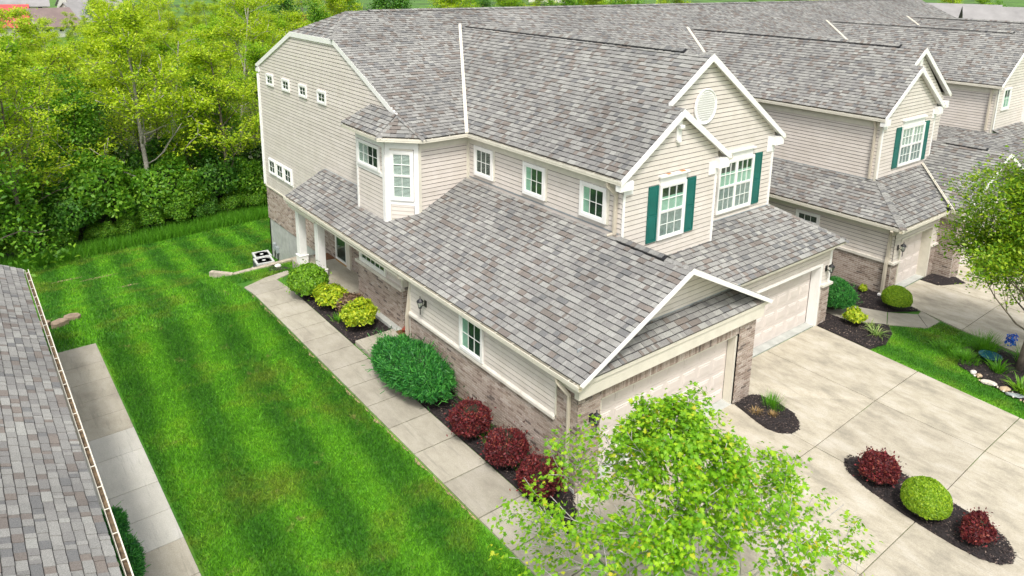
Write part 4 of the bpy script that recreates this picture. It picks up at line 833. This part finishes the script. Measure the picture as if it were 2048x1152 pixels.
L_mid = leafmat('mid_green_leaves', [(0, (.06, .20, .008)), (.6, (.14, .34, .014)), (1, (.28, .50, .03))], .45)
L_dark = leafmat('dark_green_leaves', [(0, (.03, .115, .008)), (.6, (.07, .23, .014)), (1, (.18, .38, .03))], .35)
L_blos = leafmat('blossom_shrub_leaves', [(0, (.03, .09, .01)), (.55, (.07, .17, .02)), (.8, (.14, .26, .04)), (.86, (.50, .55, .36)), (1, (.62, .64, .50))], .3)
L_rust = leafmat('rust_leaves', [(0, (.20, .07, .02)), (1, (.36, .16, .05))], .3)
L_maple = leafmat('maple_leaves', [(0, (.12, .33, .006)), (.6, (.25, .50, .010)), (.93, (.42, .64, .02)), (1, (.60, .50, .03))], .45)
L_small = leafmat('small_tree_leaves', [(0, (.09, .22, .006)), (.5, (.20, .38, .010)), (1, (.42, .54, .02))], .45)
# woods behind the lawn
WV = []
for k in range(7):
    B, tp = skeleton(100+k, 9.5+k % 3, .14, .20, 16, .36, .35, 3, .2)
    WV.append((wood(B, .018, 3), crownmesh(tp, 13000, .155, .26, T_LEAF, L_lime if k % 3 != 1 else L_lime2, .45, .45), M_bark if k % 2 else M_barkg))
DV = []
for k in range(3):
    B, tp = skeleton(200+k, 8.5, .15, .12, 18, .34, .5, 3, .2)
    DV.append((wood(B, .012, 1), crownmesh(tp, 6500, .22, .34, T_LEAF, [L_mid, L_dark, L_mid][k], .9, .7), M_bark))
rr = random.Random(5)
def gz(x, y): return g(x, y)
tree('tallest tree with the thick bare trunk at the edge of the lawn', (-1.3, 31.6, gz(0, 31.6)-.05), *WV[0], 1.12, 1.0, name='woodland_tree')
tree('slim pale trunked tree at the lawn edge, left of the gable wall', (2.6, 31.4, gz(0, 31)-.05), *WV[3], .95, 2.0, name='woodland_tree')
tree('lime green tree with a pale trunk above the neighbouring roof', (-7.2, 29.6, gz(0, 29)-.05), *WV[5], .8, .4, name='woodland_tree')
tree('dense mid green tree leaning in at the left edge of the picture', (-9.1, 27.5, gz(0, 27)-.05), *DV[0], 1.0, .4, name='woodland_tree')
GW = 'lime green trees massed in the woods behind the lawn'
y = 34.0; row = 0
while y < 172:
    xa = -9.18+.062*(y+9.4)-3; xb = -9.18+.36*(y+9.4)+2; x = xa+rr.random()*3
    while x < xb:
        yy = y+rr.uniform(-1.6, 1.6); lv = rr.random(); lf = (x+9.18)/(y+9.4) < .15 and y > 55; sc = rr.uniform(.82, 1.12)*(.6 if lf and y > 85 else .78 if lf else 1 if y < 70 else .86); rot = rr.uniform(0, 6.3)
        wh = 'front' if y < 45 else 'middle' if y < 80 else 'far back'
        if lv < .84: tree('airy lime green young tree in the '+wh+' of the woods', (x, yy, gz(x, yy)-.1), *rr.choice(WV), sc, rot, 'lime green trees in the '+wh+' of the woods', name='woodland_tree')
        else: tree('denser mid green tree among the lime ones in the '+wh+' of the woods', (x, yy, gz(x, yy)-.1), *rr.choice(DV), sc*.85, rot, 'denser green trees in the '+wh+' of the woods', name='woodland_tree')
        x += rr.uniform(3.0, 4.4)*(1+row*.06)
    y += 4.6+row*.62; row += 1
# trees seen over the main ridge and around the far houses
GF = 'far green trees seen over the long ridge'
for k in range(52):
    u = rr.uniform(.36, 1.1) if k < 34 else rr.uniform(1.1, 3.0); d = rr.uniform(88, 150) if u < 1.2 else rr.uniform(170, 230); a = math.atan(u); x, yy = -9.18+d*math.sin(a), -9.4+d*math.cos(a)
    tree('rounded green tree far off above the roof ridge', (x, yy, gz(x, yy)-.1), *(rr.choice(DV) if rr.random() < .6 else rr.choice(WV)), rr.uniform(1.05, 1.25) if u > 1.2 else rr.uniform(1.2, 1.42), rr.uniform(0, 6), GF, name='distant_tree')
B, tp = skeleton(300, 8, .15, .2, 14, .4, .4, 3, .2); tree('rust brown leafed tree far behind the woods, upper left', (40, 112, -5.7), wood(B, .02, 2), crownmesh(tp, 4000, .26, .3, T_LEAF, L_rust), M_bark, 1.0, name='distant_tree')
tree('dark conical evergreen between the far houses', (19.5, 176, gz(0, 176)), *DV[1], 1.0, 0, name='distant_tree')
# shrubs under the trees
def shellpts(n, rx, ry, rz, seed, lump=.12, nb=46, sig=.30, depth=.10, low=-.35):
    r_ = np.random.default_rng(seed); d = unitv(r_.normal(0, 1, (int(n*1.6), 3))); d = d[d[:, 2] > low][:n]; bb = unitv(r_.normal(0, 1, (nb, 3)))
    k = np.exp(-(1-d@bb.T)/(sig*sig)).max(1); rad = 1-lump+lump*k-np.abs(r_.normal(0, depth, len(d))); sh = r_.random(len(d)) < .05; rad = rad+sh*np.abs(r_.normal(0, .09, len(d)))*(lump > .1)*2; P = d*rad[:, None]*np.array((rx, ry, rz)); return P, d*np.array((1/rx, 1/ry, 1/rz))
def shrubmesh(seed, n, size, r3, mat, T=T_LEAF, lump=.12, wob=.5, depth=.09, nb=46, sig=.3, up=0.25, low=-.35, out=0):
    P, Nn = shellpts(n, *r3, seed, lump, nb, sig, depth, low); P = P+np.array((0, 0, r3[2]*.92)); Nn = unitv(Nn)+np.array((0, 0, up)); P[:, 2] = np.maximum(P[:, 2], .02)
    D = None
    if out: D = unitv(Nn)*out; Nn = rng.normal(0, 1, P.shape)
    V, F = leaves(P, Nn, size*rng.uniform(.6, 1.35, len(P)), T, wob, D); return mknp('foliage', V, F, mat, None, False)
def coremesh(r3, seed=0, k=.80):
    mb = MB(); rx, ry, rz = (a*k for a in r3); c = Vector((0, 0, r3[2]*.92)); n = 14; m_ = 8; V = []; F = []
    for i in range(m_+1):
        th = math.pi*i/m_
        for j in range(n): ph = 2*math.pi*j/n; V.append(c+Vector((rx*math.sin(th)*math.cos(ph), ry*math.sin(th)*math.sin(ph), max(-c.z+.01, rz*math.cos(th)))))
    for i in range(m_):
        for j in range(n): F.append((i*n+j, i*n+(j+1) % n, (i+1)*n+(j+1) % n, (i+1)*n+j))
    me = bpy.data.meshes.new('shaded_twig_core'); me.from_pydata([tuple(v) for v in V], [], F); me.materials.append(M_core); return me
def shrub(label, x, y, fm, cmn, rot=0, sc=1, name='shrub', group=None, z=None, cat='shrub'):
    t = thing(name, label, cat, (x, y, (g(x, y)+.03) if z is None else z), group, True); t.rotation_euler = (0, 0, rot); t.scale = (sc,)*3
    for nm, me in (('foliage', fm), ('shaded_twig_core', cmn)):
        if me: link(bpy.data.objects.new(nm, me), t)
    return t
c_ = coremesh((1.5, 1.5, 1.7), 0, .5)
BV = [(shrubmesh(400+k, 5200, .16, (1.5, 1.5, 1.7), mt, lump=.5, depth=.20, wob=.7, nb=16, sig=.42), c_) for k, mt in enumerate((L_dark, L_blos, L_mid, L_mid, L_blos))]
GB = 'dark and blossoming shrubs filling the edge of the woods'
for rw, (yy, n_) in enumerate(((30.5, 18), (31.3, 11), (33.2, 11), (35.6, 11), (38.4, 11))):
    for k in range(n_):
        low = n_ == 18; x = -9+k*(.95 if low else 1.55)+rr.uniform(-.5, .5)+rw*.3; vi = rr.choice((0, 1, 2, 3, 4) if k > 5 and not low else (0, 1, 2, 3)); vi = vi if not low else rr.choice((2, 3, 0))
        lb, gp = [('dark green shrub', 'dark green shrubs'), ('white blossoming shrub', 'white blossoming shrubs'), ('mid green leafy shrub', 'mid green shrubs'), ('mid green leafy shrub', 'mid green shrubs'), ('white blossoming shrub', 'white blossoming shrubs')][vi]
        if low: lb, gp = 'low leafy bush where the back lawn meets the woods', 'low bushes along the lawn edge'
        else: lb, gp = lb+' under the trees behind the back lawn', gp+' under the trees'
        shrub(lb, x, yy+rr.uniform(-.4, .4)*(.5 if low else 1)+x*.12, *BV[vi], rr.uniform(0, 6), rr.uniform(.38, .6) if low else rr.uniform(.8, 1.5), group=gp)
# tall grass fringe and lawn blades
def blades(name, label, n, fn_region, x0, x1, y0, y1, h, wd, mat, lean=.5):
    x = rng.uniform(x0, x1, n); y = rng.uniform(y0, y1, n); k = fn_region(x, y); x, y = x[k], y[k]; n = len(x)
    z = np.array([g(a, b_) for a, b_ in zip(x, y)])-.012; a = rng.uniform(0, 6.28, n); hh = h*rng.uniform(.5, 1.3, n); le = rng.normal(0, lean, (n, 2))*hh[:, None]
    dx, dy = np.cos(a)*wd, np.sin(a)*wd; V = np.empty((n, 3, 3)); V[:, 0] = np.stack((x-dx, y-dy, z), 1); V[:, 1] = np.stack((x+dx, y+dy, z), 1); V[:, 2] = np.stack((x+le[:, 0], y+le[:, 1], z+hh), 1)
    o = mknp(name, V.reshape(-1, 3), np.arange(n*3).reshape(-1, 3), mat); return tag(o, label, 'grass', kind='stuff')
blades('lawn_grass', 'short mown grass blades of the side lawn', 230000, lambda x, y: (x < -2.19) | (rng.random(len(x)) < .4), -6.74, -2.13, -3.8, 12.65, .062, .0095, M_blade)
blades('back_lawn_grass', 'grass blades of the sloping back lawn', 210000, lambda x, y: ((x > -8.6) | (y > 13)) & ((x < 1.2) | (y > 21.3)) & ~((x > -1.9) & (y > 16.7) & (y < 19.8)) & ((y > 14.85) | (x < -2.15)), -10, 5.5, 12.65, 29.5, .085, .014, M_blade)
RL = [(10.78, -.85), (12.35, -.8), (12.78, -.42), (13.5, -1.2), (14.3, -1.3), (14.2, -2.0), (13.9, -2.9), (13.2, -2.4), (11.95, -2.7), (11.7, -3.3), (11.45, -4.0), (11.2, -5.5), (10.36, -5.5)]
def inRL(x, y): return np.array([inpoly(a, b_, RL) for a, b_ in zip(x, y)])
blades('verge_grass', 'patchy yellowish grass between the two driveways', 36000, inRL, 10.3, 14.4, -5.5, -.4, .05, .008, M_blade)
L_tall = leafmat('tall_grass_leaves', [(0, (.06, .22, .008)), (1, (.16, .42, .02))], .45)
blades('tall_grass', 'uncut tall grass along the edge of the woods', 42000, lambda x, y: (y > 28.3+x*.10) & (y < 30.6+x*.14), -10, 7, 26.5, 32, .5, .018, L_tall, .25)
# foundation shrubs
L_limeb = leafmat('lime_box_leaves', [(0, (.13, .27, .005)), (.6, (.24, .42, .010)), (1, (.40, .55, .02))], .35)
L_brite = leafmat('bright_green_leaves', [(0, (.08, .22, .006)), (.6, (.16, .36, .012)), (1, (.28, .50, .02))], .35)
L_yel = leafmat('yellow_green_leaves', [(0, (.17, .31, .006)), (.5, (.37, .50, .012)), (1, (.62, .66, .03))], .35)
L_jun = leafmat('juniper_needles', [(0, (.010, .09, .016)), (.5, (.03, .21, .03)), (1, (.10, .40, .05))], .3)
L_red = leafmat('barberry_leaves', [(0, (.05, .008, .012)), (.5, (.13, .018, .022)), (.85, (.26, .03, .035)), (1, (.34, .10, .05))], .3)
L_brown = leafmat('dry_leaves', [(0, (.12, .07, .04)), (1, (.30, .20, .12))], .2)
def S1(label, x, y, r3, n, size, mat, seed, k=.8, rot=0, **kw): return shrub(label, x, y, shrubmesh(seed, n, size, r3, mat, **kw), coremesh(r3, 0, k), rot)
S1('large rounded bright green shrub beside the porch column', -.72, 12.0, (.66, .74, .56), 8000, .085, L_brite, 1, lump=.18, depth=.06, nb=60, sig=.25)
S1('sparse yellow green shrub with brown twigs, next to the large round one', -.5, 10.75, (.56, .68, .44), 2200, .095, L_yel, 2, .5, lump=.35, depth=.14, nb=16, sig=.4)
S1('brownish dark leaved shrub between the two yellow ones', -.15, 10.05, (.48, .5, .34), 2200, .07, L_brown, 3, .6, lump=.3, depth=.12, nb=16, sig=.4)
S1('bushy yellow green shrub nearest the entry stoop', -.38, 9.0, (.56, .6, .48), 3000, .10, L_yel, 4, .62, lump=.3, depth=.13, nb=26, sig=.35, wob=.7)
S1('long dark green juniper hedge against the brick garage wall', -.72, 5.35, (.80, 1.62, .56), 17000, .13, L_jun, 5, .8, T=T_SPRIG, lump=.24, depth=.07, nb=90, sig=.2, out=1.0, wob=.4)
for (x, y, r_, lb) in ((-.72, 2.75, .49, 'first red barberry, next to the green juniper hedge'), (-.68, 1.45, .49, 'middle red barberry along the brick garage wall'), (-.66, .32, .49, 'red barberry nearest the garage corner, half behind the maple')):
    S1(lb, x, y, (r_, r_, .44), 7500, .06, L_red, int(y*10)+20, .84, lump=.2, depth=.06, nb=50, sig=.25, out=.9)
S1('dark red barberry at the house end of the driveway island', 5.45, -3.65, (.42, .42, .35), 7000, .06, L_red, 31, .84, lump=.2, depth=.06, nb=50, sig=.25, out=.9)
S1('clipped lime green ball shrub in the middle of the driveway island', 5.2, -4.72, (.46, .46, .42), 12000, .05, L_limeb, 32, .88, lump=.06, depth=.035, nb=80, sig=.18)
S1('small ragged red barberry at the street end of the island', 5.25, -5.62, (.40, .34, .32), 3600, .06, L_red, 33, .7, lump=.35, depth=.1, nb=14, sig=.4, out=.9)
S1('rounded dark green yew beside the second garage pier', 12.35, 1.3, (.72, .78, .55), 11000, .085, L_jun, 34, .84, T=T_SPRIG, lump=.14, depth=.05, nb=70, sig=.2, out=1.0)
S1('clipped lime green ball shrub at the corner of the further unit', 14.1, -.0, (.46, .46, .40), 12000, .05, L_limeb, 35, .88, lump=.06, depth=.035, nb=80, sig=.18)
S1('small yellow green shrub with bare stems in the mulch', 11.9, .25, (.40, .36, .30), 1100, .09, L_yel, 36, .3, lump=.35, depth=.16, nb=9, sig=.45)
S1('little yellow shrub at the foot of the brick side wall', 14.45, 1.25, (.16, .16, .16), 260, .07, L_yel, 37, .3, lump=.3, depth=.15)
S1('evergreen shrub showing past the gutter of the neighbouring house', -7.86, 3.95, (.25, .34, .4), 2600, .11, L_jun, 38, .8, T=T_SPRIG, lump=.2, depth=.07, out=1.0)
S1('second evergreen shrub under the gutter of the neighbouring house', -7.86, 2.95, (.30, .5, .42), 3400, .11, L_jun, 39, .8, T=T_SPRIG, lump=.2, depth=.07, out=1.0)
def clump(label, x, y, n, L, wd, mat, spread=.12, name='grass_clump', arch=.7, group=None):
    t = thing(name, label, 'plant', (x, y, g(x, y)+.04), group, True); V = []; F = []
    for _ in range(n):
        a = random.uniform(0, 6.28); r_ = random.uniform(0, spread); p = Vector((math.cos(a+.5)*r_, math.sin(a+.5)*r_, 0)); l = L*random.uniform(.55, 1.2); d = Vector((math.cos(a)*arch*random.random(), math.sin(a)*arch*random.random(), 1)).normalized(); s_ = Vector((-math.sin(a), math.cos(a), 0)); k = len(V)
        for i in range(4): q = i/3; wv = wd*(1-q*q*.95); c = p+d*l*q+Vector((d.x, d.y, 0))*l*.5*q*q-Vector((0, 0, 1))*l*.30*q*q*q*arch*2*math.hypot(d.x, d.y); V += [c-s_*wv, c+s_*wv]
        for i in range(3): F.append((k+2*i, k+2*i+1, k+2*i+3, k+2*i+2))
    o = mk('blades', V, F, mat, t); return t
L_var = leafmat('striped_leaves', [(0, (.12, .28, .04)), (.5, (.30, .42, .10)), (1, (.55, .60, .28))], .3)
L_straw = leafmat('dry_straw', [(0, (.30, .20, .08)), (1, (.48, .33, .14))], .2)
clump('arching green and white striped plant in the mulch near the grass', 11.75, -.55, 60, .42, .012, L_var, .16, arch=1.1); clump('smaller striped plant beside the bent path', 12.15, -.15, 30, .32, .012, L_var, .1, arch=1.1)
clump('upright green grass clump on the rounded mulch island', 6.08, -.75, 230, .34, .005, L_tall, .26, arch=.5); clump('dry brown grass tuft on the mulch island', 5.55, -.62, 110, .16, .006, L_straw, .14, arch=.9); clump('second dry grass tuft on the mulch island', 5.75, -.95, 90, .17, .006, L_straw, .1, arch=.6)
clump('green leafy tuft at the sidewalk edge below the yellow shrub', -.72, 9.75, 40, .3, .014, L_tall, .15, arch=.9)
clump('tall fountain grass behind the blue pot', 13.3, -2.9, 480, .62, .006, L_tall, .3, arch=.8); clump('low bushy grass mound beside the blue pot', 12.35, -2.75, 420, .32, .007, L_tall, .36, arch=.9); clump('green iris leaves in front of the blue pot', 12.4, -3.55, 90, .42, .014, L_tall, .18, arch=.9)
clump('broad leaved daylily at the right edge', 11.75, -4.35, 110, .45, .02, L_brite, .2, arch=1.0); clump('feathery grass at the far right of the planting bed', 13.5, -3.9, 260, .5, .006, L_tall, .3, arch=.7); clump('patch of ground cover at the bed edge by the lawn', 12.6, -2.2, 360, .22, .008, L_tall, .4, arch=.9)
# the maple in front
B, tp = skeleton(12, 4.2, .055, .10, 34, .70, .16, 3, .14, 1.0)
def near_axis(q): return q.z < 5.2-1.0*math.hypot(q.x, q.y) and math.hypot(q.x, q.y) < 2.9
B = [b_ for b_ in B if all(near_axis(q) for q in b_[0])]; tp = [t_ for t_ in tp if near_axis(t_[0])]
M_twig = plain('pale_twig_bark', (.46, .43, .40), .85, .2, 8)
tree('bright green young maple with thin grey branches in front of the left garage', (-1.25, -3.72, -.05), wood(B, .0065, 9), crownmesh(tp, 17000, .088, .075, T_MAPLE, L_maple, .8, .45, .9, dead=.28), M_twig, 1, 1.2, name='maple_tree')
B, tp = skeleton(23, 6.1, .085, .16, 34, .46, .3, 3, .16)
tree('dark limbed small leaved tree at the right edge of the picture', (13.0, -3.85, 0), wood(B, .006, 9), crownmesh(tp, 72000, .10, .18, T_LEAF, L_small, .8, .6, 0), M_bark, 1, 0, name='small_leaved_tree')

# ------------------------------------------------------------------ small things
lantern((-.02, 5.8, 1.95), (-1, 0, 0), 'black lantern on the beige siding beside the recessed entry'); lantern((.37, -.012, 1.55), (0, -1, 0), 'black lantern on the brick pier left of the front garage door, behind the maple')
lantern((11.12, .93, 1.85), (0, -1, 0), 'black lantern above the pier cap right of the second garage door'); lantern((15.06, .6, 1.72), (0, -1, 0), 'black lantern on the further unit beside its single garage door')
def ac(label, x, y, z, rot, sc=1):
    t = thing('air_conditioner', label, 'air conditioner', (x, y, z), 'air conditioners behind the low wall', True); t.rotation_euler = (0, 0, rot); w_ = .33*sc; h_ = .72*sc
    mb = MB(); mb.box(-w_, -w_, .04, w_, w_, h_-.06); mb.build('cabinet', M_ac, t, bevel=.03)
    mb = MB()
    for k in range(11):
        a = -w_+.05+k*(2*w_-.1)/10
        for s_ in (-1, 1): mb.box(a-.008, s_*w_-.004, .1, a+.008, s_*w_+.004, h_-.1); mb.box(s_*w_-.004, a-.008, .1, s_*w_+.004, a+.008, h_-.1)
    mb.build('louvre', M_black, t)
    mb = MB(); r_ = w_+.015
    for a, b_, c, d in ((-r_, -r_, r_, -r_+.07), (-r_, r_-.07, r_, r_), (-r_, -r_+.07, -r_+.07, r_-.07), (r_-.07, -r_+.07, r_, r_-.07)): mb.box(a, b_, h_-.06, c, d, h_)
    mb.build('lid_rim', M_aclid, t); mb = MB(); mb.box(-r_+.07, -r_+.07, h_-.07, r_-.07, r_-.07, h_-.05); mb.build('fan_well', M_black, t)
    mb = MB(); mb.lathe((0, 0, 0), [(.075, h_-.03), (.07, h_-.005), (.02, h_)], 14); mb.build('hub_cap', M_aclid, t)
    mb = MB()
    for k in range(3, 8): mb.lathe((0, 0, h_-.012), [(k*.036, 0), (k*.036+.004, .002)], 24)
    mb.build('guard_wire', M_black, t)
    mb = MB(); mb.box(-w_-.05, -w_-.05, 0, w_+.05, w_+.05, .04); mb.build('pad', M_found, t); return t
ac('nearer of the two air conditioners, directly behind the low timber wall', -.06, 18.12, -1.62, -.12); ac('farther air conditioner, partly hidden behind the nearer one', .16, 19.0, -1.66, -.12, .95)
M_timber = plain('weathered_timber', (.42, .37, .29), .9, .2, 7, dirt=(.28, .24, .18))
t = thing('retaining_wall', 'low pale timber retaining wall bending round the air conditioners', 'low wall', (-.5, 17.9, -1.6))
for a, b_ in (((-2.2, 17.82), (-1.58, 17.10)), ((-1.58, 17.10), (1.3, 17.28))):
    for k in range(3): mb = MB(); z = -.74-.2*k; mb.beam((a[0], a[1], z), (b_[0], b_[1], z), .19, .195); mb.build('timber', M_timber, t, bevel=.01)
t = thing('conduit_boxes', 'two grey electrical boxes with conduits on the concrete foundation', 'electrical box', (1.3, 20.4, -1.9))
for y_ in (20.62, 20.3):
    mb = MB(); mb.box(1.22, y_-.08, -1.62+(y_-20.3)*.25, 1.338, y_+.08, -1.34+(y_-20.3)*.25); mb.build('box', M_ac, t, bevel=.01); mb = MB(); mb.tube([(1.28, y_, -1.62), (1.28, y_, -1.8), (1.26, y_+(.1 if y_ > 20.5 else -.1), -2.15)], .025); mb.build('conduit', M_black, t)
t = thing('plant_pots', 'cluster of small terracotta pots at the corner of the entry stoop', 'pots', (.58, 7.93, .12))
for dx, dy, r_ in ((0, 0, .07), (-.1, -.05, .055), (.02, -.13, .05)): mb = MB(); mb.lathe((.56+dx, 7.9+dy, .12), [(r_*.7, 0), (r_, r_*1.5), (r_*1.1, r_*1.5), (r_*1.1, r_*1.8), (r_*.9, r_*1.8)], 14); mb.build('pot', M_terra, t, True)
def flat(name, label, cat, poly, z, mat, h=.015):
    mb = MB(); mb.prism([(x, y, z) for x, y in poly], (0, 0, h)); o = mb.build(name, mat, None); return tag(o, label, cat)
flat('doormat', 'brown coir doormat on the entry stoop', 'doormat', [(.28, 8.0), (.72, 7.98), (.72, 7.3), (.22, 7.32)], .121, M_coir); flat('porch_mat', 'dark patterned mat on the porch beside the columns', 'mat', [(.75, 15.0), (1.28, 14.95), (1.28, 14.3), (.8, 14.35)], .101, M_coir)
def rock(label, x, y, r3, seed, mat=M_rock, name='edging_stone', group=None, z=None, rot=0):
    r_ = random.Random(seed); mb = bmesh_ico(r3, r_); o = mk(name, mb[0], mb[1], mat); o.location = (x, y, (g(x, y)+.05 if z is None else z)); o.rotation_euler = (0, 0, rot); return tag(o, label, 'stone', group)
import bmesh
def bmesh_ico(r3, r_):
    bm = bmesh.new(); bmesh.ops.create_icosphere(bm, subdivisions=2, radius=1)
    cuts = [Vector((r_.gauss(0, 1), r_.gauss(0, 1), r_.gauss(0, .7))).normalized() for _ in range(7)]
    for v in bm.verts:
        for c in cuts:
            d = v.co.dot(c)
            if d > .72: v.co -= c*(d-.72)
        v.co = Vector((v.co.x*r3[0], v.co.y*r3[1], v.co.z*r3[2]))
    V = [tuple(v.co) for v in bm.verts]; F = [tuple(v.index for v in f.verts) for f in bm.faces]; bm.free(); return V, F
rock('white angular stone at the upper end of the bed edging', 11.8, -3.16, (.10, .08, .07), 1); rock('second white stone of the bed edging', 11.72, -3.33, (.10, .08, .06), 2); rock('tan wedge shaped stone in the middle of the edging', 11.55, -3.62, (.12, .22, .06), 3, rot=.3)
rock('broad flat tan stone below the wedge shaped one', 11.56, -4.0, (.17, .14, .06), 4); rock('long grey slab stone of the bed edging', 11.42, -4.26, (.13, .24, .05), 5, M_ac, rot=.5); rock('tan stone at the right border of the picture', 11.36, -4.66, (.14, .14, .07), 6)
for k in range(16): rock('pebble sized white stone along the bed edging', 11.62-k*.018+random.uniform(-.1, .1), -3.25-k*.085, (.035, .03, .025), 20+k, name='pebble', group='small pebbles along the bed edging')
rock('white stone in the mulch sliver by the porch', -.22, 16.1, (.15, .1, .08), 50, M_white, 'white_stone', z=-.42)
M_paver = plain('tan_paver', (.27, .20, .14), .9, .2, 8)
t = thing('paver_blocks', 'two loose tan wedge shaped paving blocks on the grass at the left', 'paving block', (-7.3, 15.2, -.3))
for (x, y, a) in ((-7.42, 14.9, .5), (-7.02, 15.32, -.4), (-7.85, 15.1, .9)):
    mb = MB(); P = [(-.2, -.16), (.2, -.16), (.24, .02), (.12, .16), (-.12, .16), (-.24, .02)]; mb.prism([(x+u*math.cos(a)-v*math.sin(a), y+u*math.sin(a)+v*math.cos(a), g(x, y)+.17) for u, v in P], (0, 0, -.17)); mb.build('paving_block', M_paver, t, bevel=.012)
mb = MB(); mb.tube([(-5.38, 18.45, g(0, 18.45)+.05), (-4.88, 18.66, g(0, 18.66)+.05)], .06, 12); tag(mb.build('drain_pipe', plain('pale_pipe', (.45, .55, .45), .6), None), 'short pale green plastic pipe lying on the lawn', 'pipe')
t = thing('bare_soil', None, None); t['kind'] = 'structure'; t['label'] = 'bare soil patches round the pipe on the lawn'; t0 = t
for k, (x, y, a, b_) in enumerate(((-5.6, 18.3, .45, .2), (-4.6, 19.0, .3, .12), (-4.4, 21.3, .45, .14), (-5.2, 23.6, .7, .14), (-6.2, 24.3, .6, .12), (-7.6, 16.6, .35, .15))):
    P = [(x+a*math.cos(q*.5)*random.uniform(.7, 1.2), y+b_*math.sin(q*.5)*random.uniform(.7, 1.2)) for q in range(12)]; mk('soil_patch', [(u, v, g(u, v)+.012) for u, v in P], [tuple(range(12))], plain('dry_soil', (.36, .26, .15), .95, .3, 12), t)
M_pot = plain('blue_glaze', (.01, .06, .08), .2); mb = MB(); mb.lathe((12.75, -3.2, .05), [(.16, 0), (.27, .2), (.29, .22), (.27, .22), (.2, .12)], 22); tag(mb.build('planter', M_pot, None, True), 'dark blue glazed planter bowl in the right hand bed', 'planter')
L_blue = leafmat('blue_petals', [(0, (.01, .06, .45)), (1, (.03, .20, .75))], .3)
shrub('blue flowering plant half hidden by the right hand tree', 13.9, -3.3, shrubmesh(71, 200, .07, (.2, .2, .35), L_blue, lump=.4, depth=.2, nb=8, sig=.4), None, name='flowering_plant', cat='plant')
mb = MB(); mb.prism([(14.6, .7, .04), (14.86, .7, .04), (14.86, .84, .04), (14.6, .84, .04)], (0, 0, .07)); tag(mb.build('drain_elbow', M_white, None), 'white drain elbow at the foot of the wide downspout', 'drain')
# far houses
def far_house(label, x, y, w_, d_, h_, rh, rot, wm, rm, z=None, wins=3):
    z = g(x, y) if z is None else z; t = thing('distant_house', label, 'house', (x, y, z), None, True); t.rotation_euler = (0, 0, rot)
    mb = MB(); mb.box(-w_/2, -d_/2, 0, w_/2, d_/2, h_); mb.prism([(-w_/2+.01, -d_/2, h_), (-w_/2+.01, d_/2, h_), (-w_/2+.01, 0, h_+rh)], (.2, 0, 0)); mb.prism([(w_/2-.01, -d_/2, h_), (w_/2-.01, d_/2, h_), (w_/2-.01, 0, h_+rh)], (-.2, 0, 0)); mb.build('wall', wm, t)
    for s_ in (-1, 1): mb = MB(); k = 1.12; mb.prism([(-w_/2-.4, 0, h_+rh+.1), (w_/2+.4, 0, h_+rh+.1), (w_/2+.4, s_*d_/2*k, h_-rh*(k-1)+.1), (-w_/2-.4, s_*d_/2*k, h_-rh*(k-1)+.1)], (0, 0, -.15)); mb.build('roof', rm, t)
    for k in range(wins):
        u = (k+.5)/wins*w_-w_/2
        for zz in ([1.2, 4.0] if h_ > 4.5 else [1.2]):
            mb = MB(); mb.box(u-.6, -d_/2-.06, zz, u+.6, -d_/2-.002, zz+1.3); f_ = mb.build('window', M_white, t); mb = MB(); mb.box(u-.48, -d_/2-.09, zz+.12, u+.48, -d_/2-.062, zz+1.18); mb.build('pane', M_dark, f_)
M_rred = plain('red_metal_roof', (.50, .07, .07), .5, .1, .4); M_rbrn = plain('brown_shingle_roof', (.21, .155, .145), .9, .1, .4); M_rgry = plain('grey_shingle_roof', (.27, .26, .255), .9, .1, .4); M_stucco = plain('pale_wall', (.66, .63, .58), .8, .06, .4)
far_house('distant house with a bright red roof at the top left corner', 1.5, 196, 14, 12, 3, 4.2, -.15, M_stucco, M_rred, wins=4)
far_house('distant house with a brown roof right of the red roofed one', 12.3, 194, 9, 10, 2.8, 3.6, .35, M_stucco, M_rbrn); far_house('cream house with a grey roof behind the red roofed house', 9, 232, 15, 11, 5.6, 3.4, -.1, M_stucco, M_rgry, wins=4)
far_house('grey roofed distant house partly behind the lime trees, upper left', 22.5, 205, 13, 11, 3.2, 4, .5, M_stucco, M_rgry); far_house('farther grey roofed house near the top edge, upper left', 28, 240, 14, 11, 5, 4, .2, M_stucco, M_rgry)
far_house('distant grey roofed house just over the middle of the long ridge', 268, 262, 20, 12, 3.2, 4, -.9, M_stucco, M_rgry, -3.5); far_house('distant house with a brick coloured garage over the ridge', 236, 275, 18, 12, 3.2, 4, -.8, M_stucco, M_rbrn, -4)
far_house('grey roofed house at the top right corner', 118, 30, 16, 12, 5.0, 4, -1.1, M_stucco, M_rgry, -2.6); far_house('farther pale house left of the top right roof', 150, 52, 14, 10, 5, 3.6, -1.2, M_stucco, M_rgry, -3)
mb = MB(); mb.prism([(x, y, g(x, y)+.05) for x, y in ((150, 262), (330, 250), (330, 257), (150, 270))], (0, 0, -.05)); tag(mb.build('road', plain('pale_road', (.4, .39, .37), .9), None), 'pale road far beyond the ridge', kind='structure')

from mathutils import noise as mno
P = [(-2.12, .5)]+[(-2.135-.10*max(0, .25+mno.fractal(Vector((q*.13, 3, 1)), 1, 2, 3)), .5+q*.05) for q in range(258)]+[(-2.12, 13.4)]
mk('soil_patch', [(u, v, g(u, v)+.006) for u, v in P], [tuple(range(len(P)))], bpy.data.materials['dry_soil'], t0)
